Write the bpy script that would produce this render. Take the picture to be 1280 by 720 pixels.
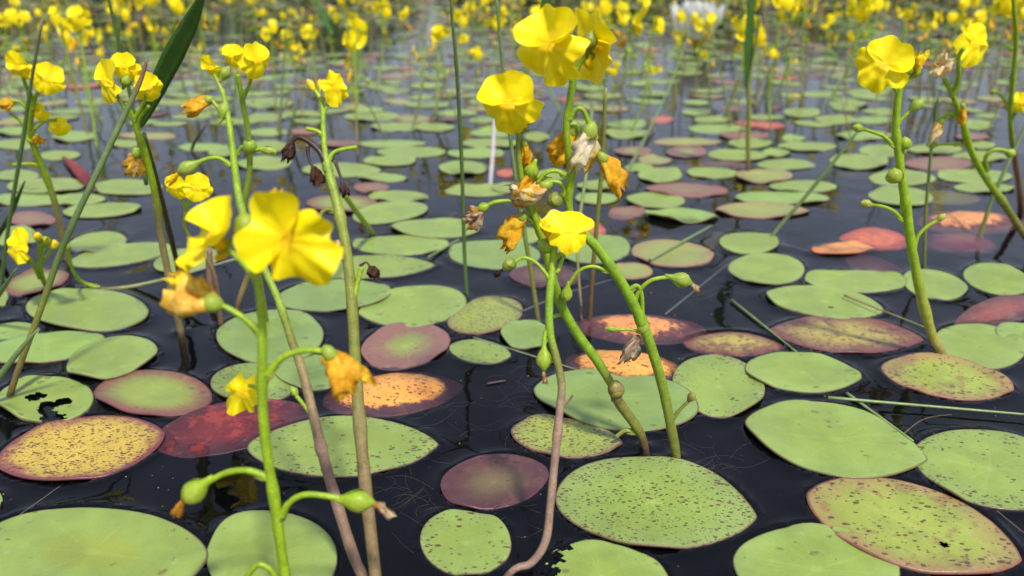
import bpy, math, random
import numpy as np
from mathutils import Vector, Matrix, noise

for _o in list(bpy.data.objects):
    bpy.data.objects.remove(_o, do_unlink=True)
SC = bpy.context.scene
COL = SC.collection
R = math.radians
random.seed(7)

# ------------------------------------------------------------------ camera
H = 0.22                       # lens height above the water, metres
F = 980.0                      # focal length in pixels of a 1280 px wide frame
HOR = 410.0                    # horizon above the picture centre, pixels
PITCH = math.atan(HOR / F)
cam_d = bpy.data.cameras.new('camera')
cam_d.sensor_width = 36.0
cam_d.lens = F / 1280.0 * 36.0
cam_d.clip_start = 0.01
cam_d.clip_end = 600.0
cam_d.dof.use_dof = True
cam_d.dof.focus_distance = 0.355
cam_d.dof.aperture_fstop = 9.5
cam = bpy.data.objects.new('camera', cam_d)
COL.objects.link(cam)
cam.location = (0, 0, H)
cam.rotation_euler = (math.pi / 2 - PITCH, 0, 0)
SC.camera = cam
CAM = Vector((0, 0, H))
FWD = Vector((0, math.cos(PITCH), -math.sin(PITCH)))
UP = Vector((0, math.sin(PITCH), math.cos(PITCH)))

# ------------------------------------------------------------------ world, sun, exposure
SUN_EL = R(58)
SUN_AZ = math.atan2(0.42, -0.85)           # behind the camera, to the right
world = bpy.data.worlds.new('World')
SC.world = world
world.use_nodes = True
nt = world.node_tree
nt.nodes.clear()
sky = nt.nodes.new('ShaderNodeTexSky')
sky.sky_type = 'NISHITA'
sky.sun_disc = False
sky.sun_elevation = SUN_EL
sky.sun_rotation = SUN_AZ
sky.air_density = 1.0
sky.dust_density = 1.2
sky.ozone_density = 1.0
mixs = nt.nodes.new('ShaderNodeMixRGB')
# even veil of high thin cloud, seen edge-on and so denser toward the horizon all round
tcw = nt.nodes.new('ShaderNodeTexCoord')
sepw = nt.nodes.new('ShaderNodeSeparateXYZ')
nt.links.new(tcw.outputs['Generated'], sepw.inputs[0])
mrw = nt.nodes.new('ShaderNodeMapRange')
mrw.inputs[1].default_value = 0.0; mrw.inputs[2].default_value = 0.6
mrw.inputs[3].default_value = 0.62; mrw.inputs[4].default_value = 0.34
nt.links.new(sepw.outputs[2], mrw.inputs[0])
nt.links.new(mrw.outputs[0], mixs.inputs[0])
mixs.inputs[2].default_value = (3.75, 3.6, 4.1, 1)
bg = nt.nodes.new('ShaderNodeBackground')
bg.inputs[1].default_value = 0.15
wo = nt.nodes.new('ShaderNodeOutputWorld')
nt.links.new(sky.outputs[0], mixs.inputs[1])
nt.links.new(mixs.outputs[0], bg.inputs[0])
nt.links.new(bg.outputs[0], wo.inputs[0])
sun_d = bpy.data.lights.new('sun', 'SUN')
sun_d.energy = 3.7
sun_d.angle = R(5.0)
sun_d.color = (1.0, 0.955, 0.88)
sun = bpy.data.objects.new('sun', sun_d)
COL.objects.link(sun)
sdir = Vector((math.sin(SUN_AZ) * math.cos(SUN_EL), math.cos(SUN_AZ) * math.cos(SUN_EL), math.sin(SUN_EL)))
sun.rotation_euler = sdir.to_track_quat('Z', 'Y').to_euler()
sun.location = sdir * 5
vs = SC.view_settings
vs.view_transform = 'Standard'
vs.look = 'None'
vs.exposure = 0.42
vs.gamma = 1.0
vs.use_curve_mapping = False

# ------------------------------------------------------------------ projection helpers (photo pixel -> place)
def ray(px, py):
    return FWD + Vector((1, 0, 0)) * ((px - 640.0) / F) + UP * ((360.0 - py) / F)

def on_water(px, py, z=0.0):
    d = ray(px, py)
    return CAM + d * ((z - H) / d.z)

def on_plane(px, py, Y):
    d = ray(px, py)
    return CAM + d * (Y / d.y)

def px_m(p):
    return (Vector(p) - CAM).dot(FWD) / F

def lerp(a, b, t):
    return a + (b - a) * t

def mixc(a, b, t):
    return tuple(a[i] + (b[i] - a[i]) * t for i in range(3))

def sst(a, b, x):
    t = min(1, max(0, (x - a) / (b - a)))
    return t * t * (3 - 2 * t)

# ------------------------------------------------------------------ materials
def new_mat(name):
    m = bpy.data.materials.new(name)
    m.use_nodes = True
    m.node_tree.nodes.clear()
    return m, m.node_tree

class NB:
    """small node builder"""
    def __init__(s, tree): s.t = tree
    def n(s, typ, **kw):
        nd = s.t.nodes.new(typ)
        for k, v in kw.items():
            setattr(nd, k, v)
        return nd
    def link(s, a, b): s.t.links.new(a, b)
    def val(s, sock, v):
        if hasattr(v, 'is_linked') or hasattr(v, 'links'): s.link(v, sock)
        else: sock.default_value = v
    def math(s, op, a, b=0.0, c=None, clamp=False):
        nd = s.n('ShaderNodeMath', operation=op)
        nd.use_clamp = clamp
        s.val(nd.inputs[0], a); s.val(nd.inputs[1], b)
        if c is not None: s.val(nd.inputs[2], c)
        return nd.outputs[0]
    def ramp(s, x, a, b, lo=0.0, hi=1.0):
        nd = s.n('ShaderNodeMapRange', interpolation_type='SMOOTHSTEP')
        s.val(nd.inputs[0], x)
        nd.inputs[1].default_value = a; nd.inputs[2].default_value = b
        nd.inputs[3].default_value = lo; nd.inputs[4].default_value = hi
        return nd.outputs[0]
    def mix(s, f, a, b, mode='MIX'):
        nd = s.n('ShaderNodeMixRGB', blend_type=mode)
        s.val(nd.inputs[0], f)
        for i, c in ((1, a), (2, b)):
            if isinstance(c, tuple): nd.inputs[i].default_value = (*c[:3], 1)
            else: s.link(c, nd.inputs[i])
        return nd.outputs[0]
    def noise(s, vec, scale, detail=3, rough=0.55, w=None, dim='3D', dist=0.0):
        nd = s.n('ShaderNodeTexNoise')
        nd.noise_dimensions = '4D' if w is not None else dim
        s.link(vec, nd.inputs['Vector'])
        if w is not None: s.val(nd.inputs['W'], w)
        nd.inputs['Scale'].default_value = scale
        nd.inputs['Detail'].default_value = detail
        nd.inputs['Roughness'].default_value = rough
        nd.inputs['Distortion'].default_value = dist
        return nd.outputs['Fac']

def principled(nb, col, rough=0.5, spec=0.4, normal=None, trans=None, sheen=0.0):
    p = nb.n('ShaderNodeBsdfPrincipled')
    if isinstance(col, tuple): p.inputs['Base Color'].default_value = (*col, 1)
    else: nb.link(col, p.inputs['Base Color'])
    nb.val(p.inputs['Roughness'], rough)
    p.inputs['Specular IOR Level'].default_value = spec
    if normal is not None: nb.link(normal, p.inputs['Normal'])
    out = p.outputs[0]
    if trans is not None:
        tr = nb.n('ShaderNodeBsdfTranslucent')
        if isinstance(col, tuple): tr.inputs[0].default_value = (*col, 1)
        else: nb.link(col, tr.inputs[0])
        mx = nb.n('ShaderNodeMixShader')
        mx.inputs[0].default_value = trans
        nb.link(out, mx.inputs[1]); nb.link(tr.outputs[0], mx.inputs[2])
        out = mx.outputs[0]
    o = nb.n('ShaderNodeOutputMaterial')
    nb.link(out, o.inputs[0])
    return p

def bump(nb, height, strength, dist):
    b = nb.n('ShaderNodeBump')
    b.inputs['Strength'].default_value = strength
    b.inputs['Distance'].default_value = dist
    nb.link(height, b.inputs['Height'])
    return b.outputs[0]

def attr_col(nb, name='Col'):
    a = nb.n('ShaderNodeAttribute'); a.attribute_name = name
    return a.outputs['Color']

def mat_attr(name, rough=0.45, spec=0.4, trans=0.15, mottle=0.25, scale=900, bstr=0.25):
    m, t = new_mat(name); nb = NB(t)
    c = attr_col(nb)
    tc = nb.n('ShaderNodeTexCoord').outputs['Object']
    n1 = nb.noise(tc, scale, 4, 0.6)
    n2 = nb.noise(tc, scale * 0.22, 2, 0.5)
    k = nb.math('MULTIPLY', nb.ramp(n1, 0.3, 0.7, 1 - mottle, 1 + mottle * 0.6), nb.ramp(n2, 0.3, 0.7, 1 - mottle * 0.7, 1 + mottle * 0.5))
    col = nb.mix(1.0, c, (1, 1, 1), 'MULTIPLY')
    mul = nb.n('ShaderNodeVectorMath', operation='SCALE')
    nb.link(col, mul.inputs[0]); nb.link(k, mul.inputs['Scale'])
    principled(nb, mul.outputs[0], rough, spec, bump(nb, n1, bstr, 0.0006), trans)
    return m

M_STEM = mat_attr('stem_skin', 0.42, 0.45, 0.10, 0.22, 1100, 0.3)
M_FRUIT = mat_attr('fruit_skin', 0.45, 0.4, 0.15, 0.14, 700, 0.15)
M_PETAL = mat_attr('petal', 0.5, 0.3, 0.30, 0.05, 420, 0.12)
M_WILT = mat_attr('wilted_petal', 0.6, 0.25, 0.30, 0.25, 700, 0.5)
M_BLADE = mat_attr('grass_blade', 0.40, 0.45, 0.18, 0.16, 600, 0.2)
M_WHITE = mat_attr('white_petal', 0.5, 0.3, 0.35, 0.04, 80, 0.1)

def pad_mat(name, centre, edge, r0=0.5, r1=1.0, speck=0.0, speck_col=(0.075, 0.026, 0.02), rim=(0.10, 0.06, 0.04),
            rimw=0.03, blotch=None, blotch_amt=0.0, vein=0.0, edge_noise=0.35, rough=0.34, speck_scale=430, speck_edge=0.4,
            mott=0.12):
    """leaf-pad skin: centre/edge colours, specks, rim, blotches"""
    m, t = new_mat(name); nb = NB(t)
    tcn = nb.n('ShaderNodeTexCoord')
    obj = tcn.outputs['Object']
    uv = nb.n('ShaderNodeUVMap').outputs[0]
    w = nb.math('MULTIPLY', nb.n('ShaderNodeObjectInfo').outputs['Random'], 37.0)
    ln = nb.n('ShaderNodeVectorMath', operation='LENGTH'); nb.link(uv, ln.inputs[0])
    r = ln.outputs['Value']
    nA = nb.noise(obj, 45, 4, 0.6, w)
    nB = nb.noise(obj, 190, 7, 0.78, w)
    nC = nb.noise(obj, 1500, 3, 0.6, w)
    rr = nb.math('ADD', r, nb.math('MULTIPLY', nb.math('SUBTRACT', nA, 0.5), edge_noise * 2))
    rr = nb.math('ADD', rr, nb.math('MULTIPLY', nb.math('SUBTRACT', nB, 0.5), edge_noise * 2.2))
    nP = nb.noise(obj, 70, 6, 0.75, nb.math('ADD', w, 11.0))
    # radial veins : noise sampled on direction
    nrm = nb.n('ShaderNodeVectorMath', operation='NORMALIZE'); nb.link(uv, nrm.inputs[0])
    nV = nb.noise(nrm.outputs[0], 7, 3, 0.6, w)
    if vein > 0:
        rr = nb.math('ADD', rr, nb.math('MULTIPLY', nb.math('SUBTRACT', nV, 0.5), vein))
    col = nb.mix(nb.ramp(rr, r0, r1), centre, edge)
    # faint lighter veins and petiole spot
    vv = nb.ramp(nV, 0.55, 0.64, 0.0, 0.22)
    col = nb.mix(nb.math('MULTIPLY', vv, nb.ramp(r, 0.05, 0.9, 1.0, 0.2)), col, tuple(min(1, c * 1.5 + 0.03) for c in centre))
    sp = nb.ramp(r, 0.03, 0.11, 0.32, 0.0)
    col = nb.mix(sp, col, tuple(min(1, c * 1.35 + 0.03) for c in centre))
    # broad tonal mottling of the skin
    k = nb.math('MULTIPLY', nb.ramp(nA, 0.3, 0.7, 1 - mott, 1 + mott), nb.ramp(nC, 0.3, 0.7, 1 - mott * 0.5, 1 + mott * 0.4))
    sc = nb.n('ShaderNodeVectorMath', operation='SCALE'); nb.link(col, sc.inputs[0]); nb.link(k, sc.inputs['Scale'])
    col = sc.outputs[0]
    if blotch is not None:
        nD = nb.noise(obj, 70, 5, 0.7, nb.math('ADD', w, 5.0))
        col = nb.mix(nb.math('MULTIPLY', nb.ramp(nD, 0.52, 0.62), blotch_amt), col, blotch)
    # specks
    def specks(scale, thr, seed, stretch):
        mp = nb.n('ShaderNodeMapping'); nb.link(obj, mp.inputs[0])
        mp.inputs['Scale'].default_value = (1.0, stretch, 0.0)
        mp.inputs['Rotation'].default_value = (0, 0, seed)
        vo = nb.n('ShaderNodeTexVoronoi'); vo.voronoi_dimensions = '3D'
        ad = nb.n('ShaderNodeVectorMath', operation='ADD'); nb.link(mp.outputs[0], ad.inputs[0])
        cb = nb.n('ShaderNodeCombineXYZ'); nb.link(w, cb.inputs[0]); nb.link(w, cb.inputs[1])
        nb.link(cb.outputs[0], ad.inputs[1])
        nb.link(ad.outputs[0], vo.inputs['Vector']); vo.inputs['Scale'].default_value = scale
        vo.inputs['Randomness'].default_value = 1.0
        sep = nb.n('ShaderNodeSeparateColor'); nb.link(vo.outputs['Color'], sep.inputs[0])
        pres = nb.math('ADD', sep.outputs[0], nb.math('MULTIPLY', nb.math('SUBTRACT', nP, 0.5), 3.6))
        pres = nb.math('ADD', pres, nb.math('MULTIPLY', nb.math('SUBTRACT', nb.math('POWER', r, 3.0), 0.4), speck_edge))
        pres = nb.ramp(pres, 1.0 - thr - 0.06, 1.0 - thr + 0.06)
        d = nb.math('ADD', vo.outputs['Distance'], nb.math('MULTIPLY', nb.math('SUBTRACT', nC, 0.5), 0.25))
        size = nb.math('MULTIPLY', nb.math('POWER', sep.outputs[1], 1.6), 0.40)
        hit = nb.ramp(nb.math('SUBTRACT', d, size), 0.02, 0.16, 1.0, 0.0)
        return nb.math('MULTIPLY', pres, hit)
    if speck > 0:
        s1 = specks(speck_scale, speck, 0.5, 1.7)
        s2 = specks(speck_scale * 1.75, speck * 0.75, 1.9, 1.5)
        s = nb.math('MAXIMUM', s1, s2)
        col = nb.mix(nb.math('MULTIPLY', s, 0.88), col, speck_col)
    else:
        s = specks(170, 0.07, 0.9, 1.5)
        col = nb.mix(nb.math('MULTIPLY', s, 0.5), col, speck_col)
    # pale flecks of dried spray
    s3 = specks(260, 0.0, 2.7, 1.0)
    col = nb.mix(nb.math('MULTIPLY', s3, 0.10), col, (0.5, 0.52, 0.45))
    col = nb.mix(nb.ramp(r, 1.0 - rimw, 1.0 - rimw * 0.3, 0.0, 0.8), col, rim)
    h = nb.math('ADD', nb.math('MULTIPLY', nB, 1.0), nb.math('MULTIPLY', nC, 0.35))
    principled(nb, col, nb.ramp(nA, 0.3, 0.7, rough - 0.06, rough + 0.12), 0.5, bump(nb, h, 0.22, 0.0012))
    return m

GRN = (0.195, 0.268, 0.048)
PUR = (0.078, 0.028, 0.030)
PM = {}
PM['G'] = pad_mat('pad_green', GRN, (0.212, 0.296, 0.068), 0.4, 1.1)
PM['V'] = pad_mat('pad_green_yellow_heart', (0.215, 0.262, 0.042), (0.200, 0.276, 0.056), 0.30, 0.55, edge_noise=0.12)
PM['H'] = pad_mat('pad_deep_green', (0.165, 0.242, 0.052), (0.175, 0.262, 0.070), 0.3, 1.1)
PM['L'] = pad_mat('pad_lime', (0.21, 0.31, 0.06), (0.185, 0.29, 0.075), 0.4, 1.1, rim=(0.16, 0.07, 0.05), rimw=0.035)
PM['S'] = pad_mat('pad_speckled', (0.20, 0.285, 0.05), (0.185, 0.255, 0.065), 0.4, 1.0, speck=0.72, rim=(0.13, 0.05, 0.045), rimw=0.03, speck_scale=420, speck_edge=0.25)
PM['s'] = pad_mat('pad_sparse_speckled', (0.205, 0.282, 0.052), (0.195, 0.27, 0.062), 0.4, 1.1, speck=0.34, speck_scale=330, speck_edge=0.8, rim=(0.12, 0.06, 0.045))
PM['D'] = pad_mat('pad_dense_speckled', (0.24, 0.29, 0.05), (0.20, 0.20, 0.06), 0.6, 1.05, speck=1.2, speck_edge=0.7, rim=(0.11, 0.03, 0.04), rimw=0.06, speck_scale=420)
PM['Y'] = pad_mat('pad_yellow_spotted', (0.45, 0.325, 0.05), (0.22, 0.08, 0.05), 0.66, 1.02, speck=1.35, speck_edge=0.6, speck_col=(0.085, 0.018, 0.028), rim=(0.13, 0.03, 0.045), rimw=0.09, speck_scale=400)
PM['T'] = pad_mat('pad_tan_blushed', (0.25, 0.30, 0.05), (0.265, 0.18, 0.068), 0.55, 1.05, speck=0.5, speck_scale=280, rim=(0.20, 0.07, 0.055), rimw=0.04, blotch=(0.19, 0.07, 0.05), blotch_amt=0.5)
PM['K'] = pad_mat('pad_khaki', (0.23, 0.26, 0.065), (0.26, 0.20, 0.085), 0.5, 1.0, speck=0.10, rim=(0.17, 0.07, 0.06), rimw=0.05)
PM['M'] = pad_mat('pad_mauve_rim', (0.20, 0.255, 0.05), (0.17, 0.068, 0.05), 0.42, 0.98, rim=(0.12, 0.035, 0.045), rimw=0.05, vein=0.35, edge_noise=0.16)
PM['B'] = pad_mat('pad_brown_mauve', (0.20, 0.25, 0.05), (0.20, 0.095, 0.075), 0.10, 0.72, speck=0.06, rim=(0.13, 0.05, 0.05), rimw=0.03, vein=0.2)
PM['P'] = pad_mat('pad_purple', (0.13, 0.10, 0.045), PUR, 0.02, 0.80, speck=0.25, speck_scale=240, speck_col=(0.06, 0.02, 0.025), blotch=(0.13, 0.06, 0.045), blotch_amt=0.5, rim=(0.10, 0.03, 0.05), rimw=0.03, vein=0.3, edge_noise=0.3)
PM['U'] = pad_mat('pad_dark_purple', (0.15, 0.055, 0.055), (0.085, 0.028, 0.045), 0.1, 0.8, rim=(0.06, 0.02, 0.035))
PM['Q'] = pad_mat('pad_purple_mottled', (0.34, 0.28, 0.06), (0.14, 0.048, 0.04), 0.30, 1.0, speck=1.0, speck_col=(0.105, 0.03, 0.038), speck_scale=260, rim=(0.10, 0.03, 0.04), rimw=0.05, blotch=(0.10, 0.032, 0.032), blotch_amt=0.65)
PM['O'] = pad_mat('pad_orange', (0.66, 0.29, 0.055), (0.075, 0.022, 0.027), 0.68, 0.82, speck=1.1, speck_col=(0.12, 0.022, 0.03), rim=(0.08, 0.02, 0.035), edge_noise=0.30, speck_scale=330, speck_edge=0.8)  # orange leaf; purple edge paints in the reflection and darkness of water over it
PM['o'] = pad_mat('pad_burnt_orange', (0.60, 0.25, 0.075), (0.075, 0.028, 0.032), 0.50, 0.66, speck=1.1, speck_col=(0.22, 0.05, 0.03), rim=(0.08, 0.02, 0.035), edge_noise=0.55, speck_scale=300)  # same here: water's reflection over the sunken margin is put into the edge colour
PM['A'] = pad_mat('pad_amber', (0.66, 0.28, 0.07), (0.58, 0.20, 0.06), 0.6, 1.0, speck=0.18, speck_col=(0.2, 0.04, 0.03), rim=(0.2, 0.05, 0.04))
PM['C'] = pad_mat('pad_coral', (0.44, 0.12, 0.06), (0.34, 0.07, 0.05), 0.4, 1.0, speck=0.5, speck_scale=300, blotch=(0.20, 0.05, 0.04), blotch_amt=0.5, speck_col=(0.14, 0.02, 0.03), rim=(0.2, 0.04, 0.04))
PM['E'] = pad_mat('pad_mauve_coral', (0.22, 0.06, 0.048), (0.10, 0.04, 0.038), 0.2, 0.9, speck=0.5, speck_col=(0.12, 0.03, 0.035), rim=(0.12, 0.03, 0.035), blotch=(0.16, 0.09, 0.06), blotch_amt=0.6)
PM['R'] = pad_mat('pad_dark_red', (0.12, 0.016, 0.02), (0.06, 0.016, 0.022), 0.35, 0.95, speck=0.55, speck_col=(0.07, 0.012, 0.02), rim=(0.08, 0.02, 0.03), blotch=(0.27, 0.04, 0.034), blotch_amt=0.7, speck_scale=420)
PM['W'] = pad_mat('pad_rosy_brown', (0.20, 0.13, 0.07), (0.20, 0.085, 0.07), 0.2, 0.9, speck=0.25, speck_scale=300, rim=(0.16, 0.06, 0.06), rimw=0.05)

# water: Fresnel-weighted mirror over clear, strongly tinted (peaty) water
mw, t = new_mat('pond_water'); nb = NB(t)
geo = nb.n('ShaderNodeNewGeometry').outputs['Position']
mpw = nb.n('ShaderNodeMapping'); nb.link(geo, mpw.inputs[0]); mpw.inputs['Scale'].default_value = (1.0, 0.8, 1.0)
w1 = nb.noise(mpw.outputs[0], 9, 3, 0.5, dist=0.4)
w2 = nb.noise(mpw.outputs[0], 38, 2, 0.5)
hh = nb.math('ADD', nb.math('MULTIPLY', w1, 1.0), nb.math('MULTIPLY', w2, 0.16))
bnw = bump(nb, hh, 0.42, 0.005)
fr = nb.n('ShaderNodeFresnel'); fr.inputs['IOR'].default_value = 1.333; nb.link(bnw, fr.inputs['Normal'])
gl = nb.n('ShaderNodeBsdfGlossy'); gl.inputs['Roughness'].default_value = 0.015; nb.link(bnw, gl.inputs['Normal'])
tp = nb.n('ShaderNodeBsdfTransparent'); tp.inputs[0].default_value = (0.96, 0.97, 0.98, 1)
mx = nb.n('ShaderNodeMixShader'); nb.link(fr.outputs[0], mx.inputs[0]); nb.link(tp.outputs[0], mx.inputs[1]); nb.link(gl.outputs[0], mx.inputs[2])
df = nb.n('ShaderNodeBsdfDiffuse'); df.inputs[0].default_value = (0.10, 0.11, 0.15, 1)
mx0 = nb.n('ShaderNodeMixShader'); mx0.inputs[0].default_value = 0.02; nb.link(tp.outputs[0], mx0.inputs[1]); nb.link(df.outputs[0], mx0.inputs[2]); nb.link(mx0.outputs[0], mx.inputs[1])
va = nb.n('ShaderNodeVolumeAbsorption'); va.inputs['Color'].default_value = (0.25, 0.12, 0.08, 1); va.inputs['Density'].default_value = 75.0
ow = nb.n('ShaderNodeOutputMaterial'); nb.link(mx.outputs[0], ow.inputs[0]); nb.link(va.outputs[0], ow.inputs[1])
M_WATER = mw

mb, t = new_mat('pond_mud'); nb = NB(t)
tc = nb.n('ShaderNodeTexCoord').outputs['Object']
principled(nb, nb.mix(nb.noise(tc, 6, 4), (0.02, 0.016, 0.012), (0.045, 0.035, 0.022)), 0.9, 0.2)
M_MUD = mb
mb, t = new_mat('bank_turf'); nb = NB(t)
tc = nb.n('ShaderNodeTexCoord').outputs['Object']
principled(nb, nb.mix(nb.noise(tc, 1.5, 5), (0.03, 0.045, 0.015), (0.07, 0.085, 0.03)), 0.9, 0.2)
M_TURF = mb
mb, t = new_mat('tree_leaves'); nb = NB(t)
tc = nb.n('ShaderNodeTexCoord').outputs['Object']
principled(nb, nb.mix(nb.noise(tc, 0.8, 4), (0.025, 0.045, 0.014), (0.06, 0.09, 0.03)), 0.7, 0.3)
M_LEAF = mb

# ------------------------------------------------------------------ mesh helpers
def link_obj(name, me, parent=None):
    o = bpy.data.objects.new(name, me)
    COL.objects.link(o)
    if parent is not None: o.parent = parent
    return o

def mk(name, verts, faces, mats, parent=None, cols=None, uvs=None, fmat=None, smooth=True):
    me = bpy.data.meshes.new(name)
    me.from_pydata([tuple(v) for v in verts], [], faces)
    if not isinstance(mats, (list, tuple)): mats = [mats]
    for m in mats: me.materials.append(m)
    if smooth: me.polygons.foreach_set('use_smooth', [True] * len(me.polygons))
    if fmat is not None: me.polygons.foreach_set('material_index', fmat)
    if cols is not None:
        a = me.color_attributes.new('Col', 'FLOAT_COLOR', 'POINT')
        flat = np.ones((len(verts), 4), dtype=np.float32)
        flat[:, :3] = np.array(cols, dtype=np.float32)[:, :3]
        a.data.foreach_set('color', flat.ravel())
    if uvs is not None:
        ul = me.uv_layers.new(name='UVMap')
        li = np.empty(len(me.loops), dtype=np.int32)
        me.loops.foreach_get('vertex_index', li)
        ul.data.foreach_set('uv', np.array(uvs, dtype=np.float32)[li].ravel())
    me.update()
    return link_obj(name, me, parent)

def tag(o, label=None, cat=None, group=None, kind=None):
    if label: o['label'] = label
    if cat: o['category'] = cat
    if group: o['group'] = group
    if kind: o['kind'] = kind
    return o

class Buf:
    """collects shapes with colours into one mesh"""
    def __init__(s): s.v, s.f, s.c = [], [], []
    def add(s, v, f, c):
        o = len(s.v)
        s.v += list(v); s.c += list(c)
        s.f += [tuple(i + o for i in q) for q in f]
        return s
    def build(s, name, mat, parent=None):
        return mk(name, s.v, s.f, mat, parent, s.c)

def catmull(pts, vals, sub):
    P, V = [], []
    n = len(pts)
    if n == 2 : sub = max(sub, 2)
    for i in range(n - 1):
        p0, p1, p2, p3 = pts[max(0, i - 1)], pts[i], pts[i + 1], pts[min(n - 1, i + 2)]
        for k in range(sub):
            t = k / sub
            t2, t3 = t * t, t * t * t
            P.append(0.5 * ((2 * p1) + (p2 - p0) * t + (2 * p0 - 5 * p1 + 4 * p2 - p3) * t2 + (3 * p1 - p0 - 3 * p2 + p3) * t3))
            V.append(tuple(lerp(a, b, t) for a, b in zip(vals[i], vals[i + 1])))
    P.append(pts[-1]); V.append(vals[-1])
    return P, V

def tube(pts, radii, cols, seg=8, sub=4, wob=0.0, seed=0, flat=1.0, knots=()):
    """tapered tube along a spline; returns verts, faces, cols"""
    pts = [Vector(p) for p in pts]
    vals = [(r, *c) for r, c in zip(radii, cols)]
    P, V = catmull(pts, vals, sub)
    v, f, c = [], [], []
    tprev = None; nrm = None
    n = len(P)
    for i in range(n):
        tg = (P[min(n - 1, i + 1)] - P[max(0, i - 1)])
        if tg.length < 1e-9: tg = Vector((0, 0, 1))
        tg.normalize()
        if nrm is None:
            nrm = tg.orthogonal().normalized()
        else:
            nrm = (nrm - tg * nrm.dot(tg)).normalized()
        bi = tg.cross(nrm)
        r = V[i][0]
        if wob: r *= 1 + wob * noise.noise(Vector((i * 0.7, seed * 3.1, 0.3)))
        for k in (knots or ()):
            d = abs(i / (n - 1) - k) * (n - 1)
            if d < 1.2: r *= 1 + 0.22 * (1.2 - d)
        for s in range(seg):
            a = 2 * math.pi * s / seg
            v.append(P[i] + (nrm * math.cos(a) + bi * math.sin(a) * flat) * r)
            k = 1 + 0.16 * noise.noise(Vector((s * 2.7 + seed, i * 0.12, 1.0))) + 0.14 * noise.noise(Vector((s * 1.1, i * 0.8, seed + 2.0)))
            c.append(tuple(k * q for q in V[i][1:]))
    for i in range(n - 1):
        for s in range(seg):
            s2 = (s + 1) % seg
            f.append((i * seg + s, i * seg + s2, (i + 1) * seg + s2, (i + 1) * seg + s))
    f.append(tuple(reversed(range(seg))))
    f.append(tuple((n - 1) * seg + s for s in range(seg)))
    return v, f, c

def lathe(p, d, L, prof, cols, seg=10, lump=0.0, seed=0, ribs=0, ribamp=0.0):
    """solid of revolution from p along d; prof = [(t, r)], both in units of L"""
    d = Vector(d).normalized(); x = d.orthogonal().normalized(); y = d.cross(x)
    v, f, c = [], [], []
    for j, (tt, r) in enumerate(prof):
        for s in range(seg):
            a = 2 * math.pi * s / seg
            rr = r * (1 + lump * noise.noise(Vector((math.cos(a) * 1.3 + seed, math.sin(a) * 1.3, tt * 2.5))) + ribamp * math.cos(ribs * a))
            v.append(Vector(p) + d * (tt * L) + (x * math.cos(a) + y * math.sin(a)) * rr * L)
            c.append(cols[j])
    for j in range(len(prof) - 1):
        for s in range(seg):
            s2 = (s + 1) % seg
            f.append((j * seg + s, j * seg + s2, (j + 1) * seg + s2, (j + 1) * seg + s))
    f.append(tuple(reversed(range(seg))))
    f.append(tuple((len(prof) - 1) * seg + s for s in range(seg)))
    return v, f, c

# colours of the living things
GREEN = (0.21, 0.36, 0.018)
GREEN2 = (0.25, 0.37, 0.035)
OLIVE = (0.20, 0.215, 0.035)
TAN = (0.30, 0.23, 0.10)
PINK = (0.30, 0.19, 0.135)
BROWN = (0.16, 0.095, 0.045)
DARKB = (0.045, 0.018, 0.012)
YEL = (0.95, 0.775, 0.002)
YEL2 = (0.93, 0.66, 0.003)
ORG = (0.80, 0.36, 0.015)

# ------------------------------------------------------------------ flower shapes (unit: flower width = 1)
def lip(ang0, ang1, Rf, nA, nR, zf, seed, flip=1):
    v, f, uvw = [], [], []
    for j in range(nR + 1):
        q = j / nR
        for i in range(nA + 1):
            u = i / nA
            a = lerp(ang0, ang1, u)
            r = Rf(a, u) * q
            x = math.sin(a) * r; y = -math.cos(a) * r * flip
            z = zf(a, q, u, x, y)
            v.append(Vector((x, y, z))); uvw.append((u, q))
    for j in range(nR):
        for i in range(nA):
            a = j * (nA + 1) + i
            q = (a, a + 1, a + nA + 2, a + nA + 1)
            f.append(q if flip > 0 else tuple(reversed(q)))
    return v, f, uvw

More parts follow.
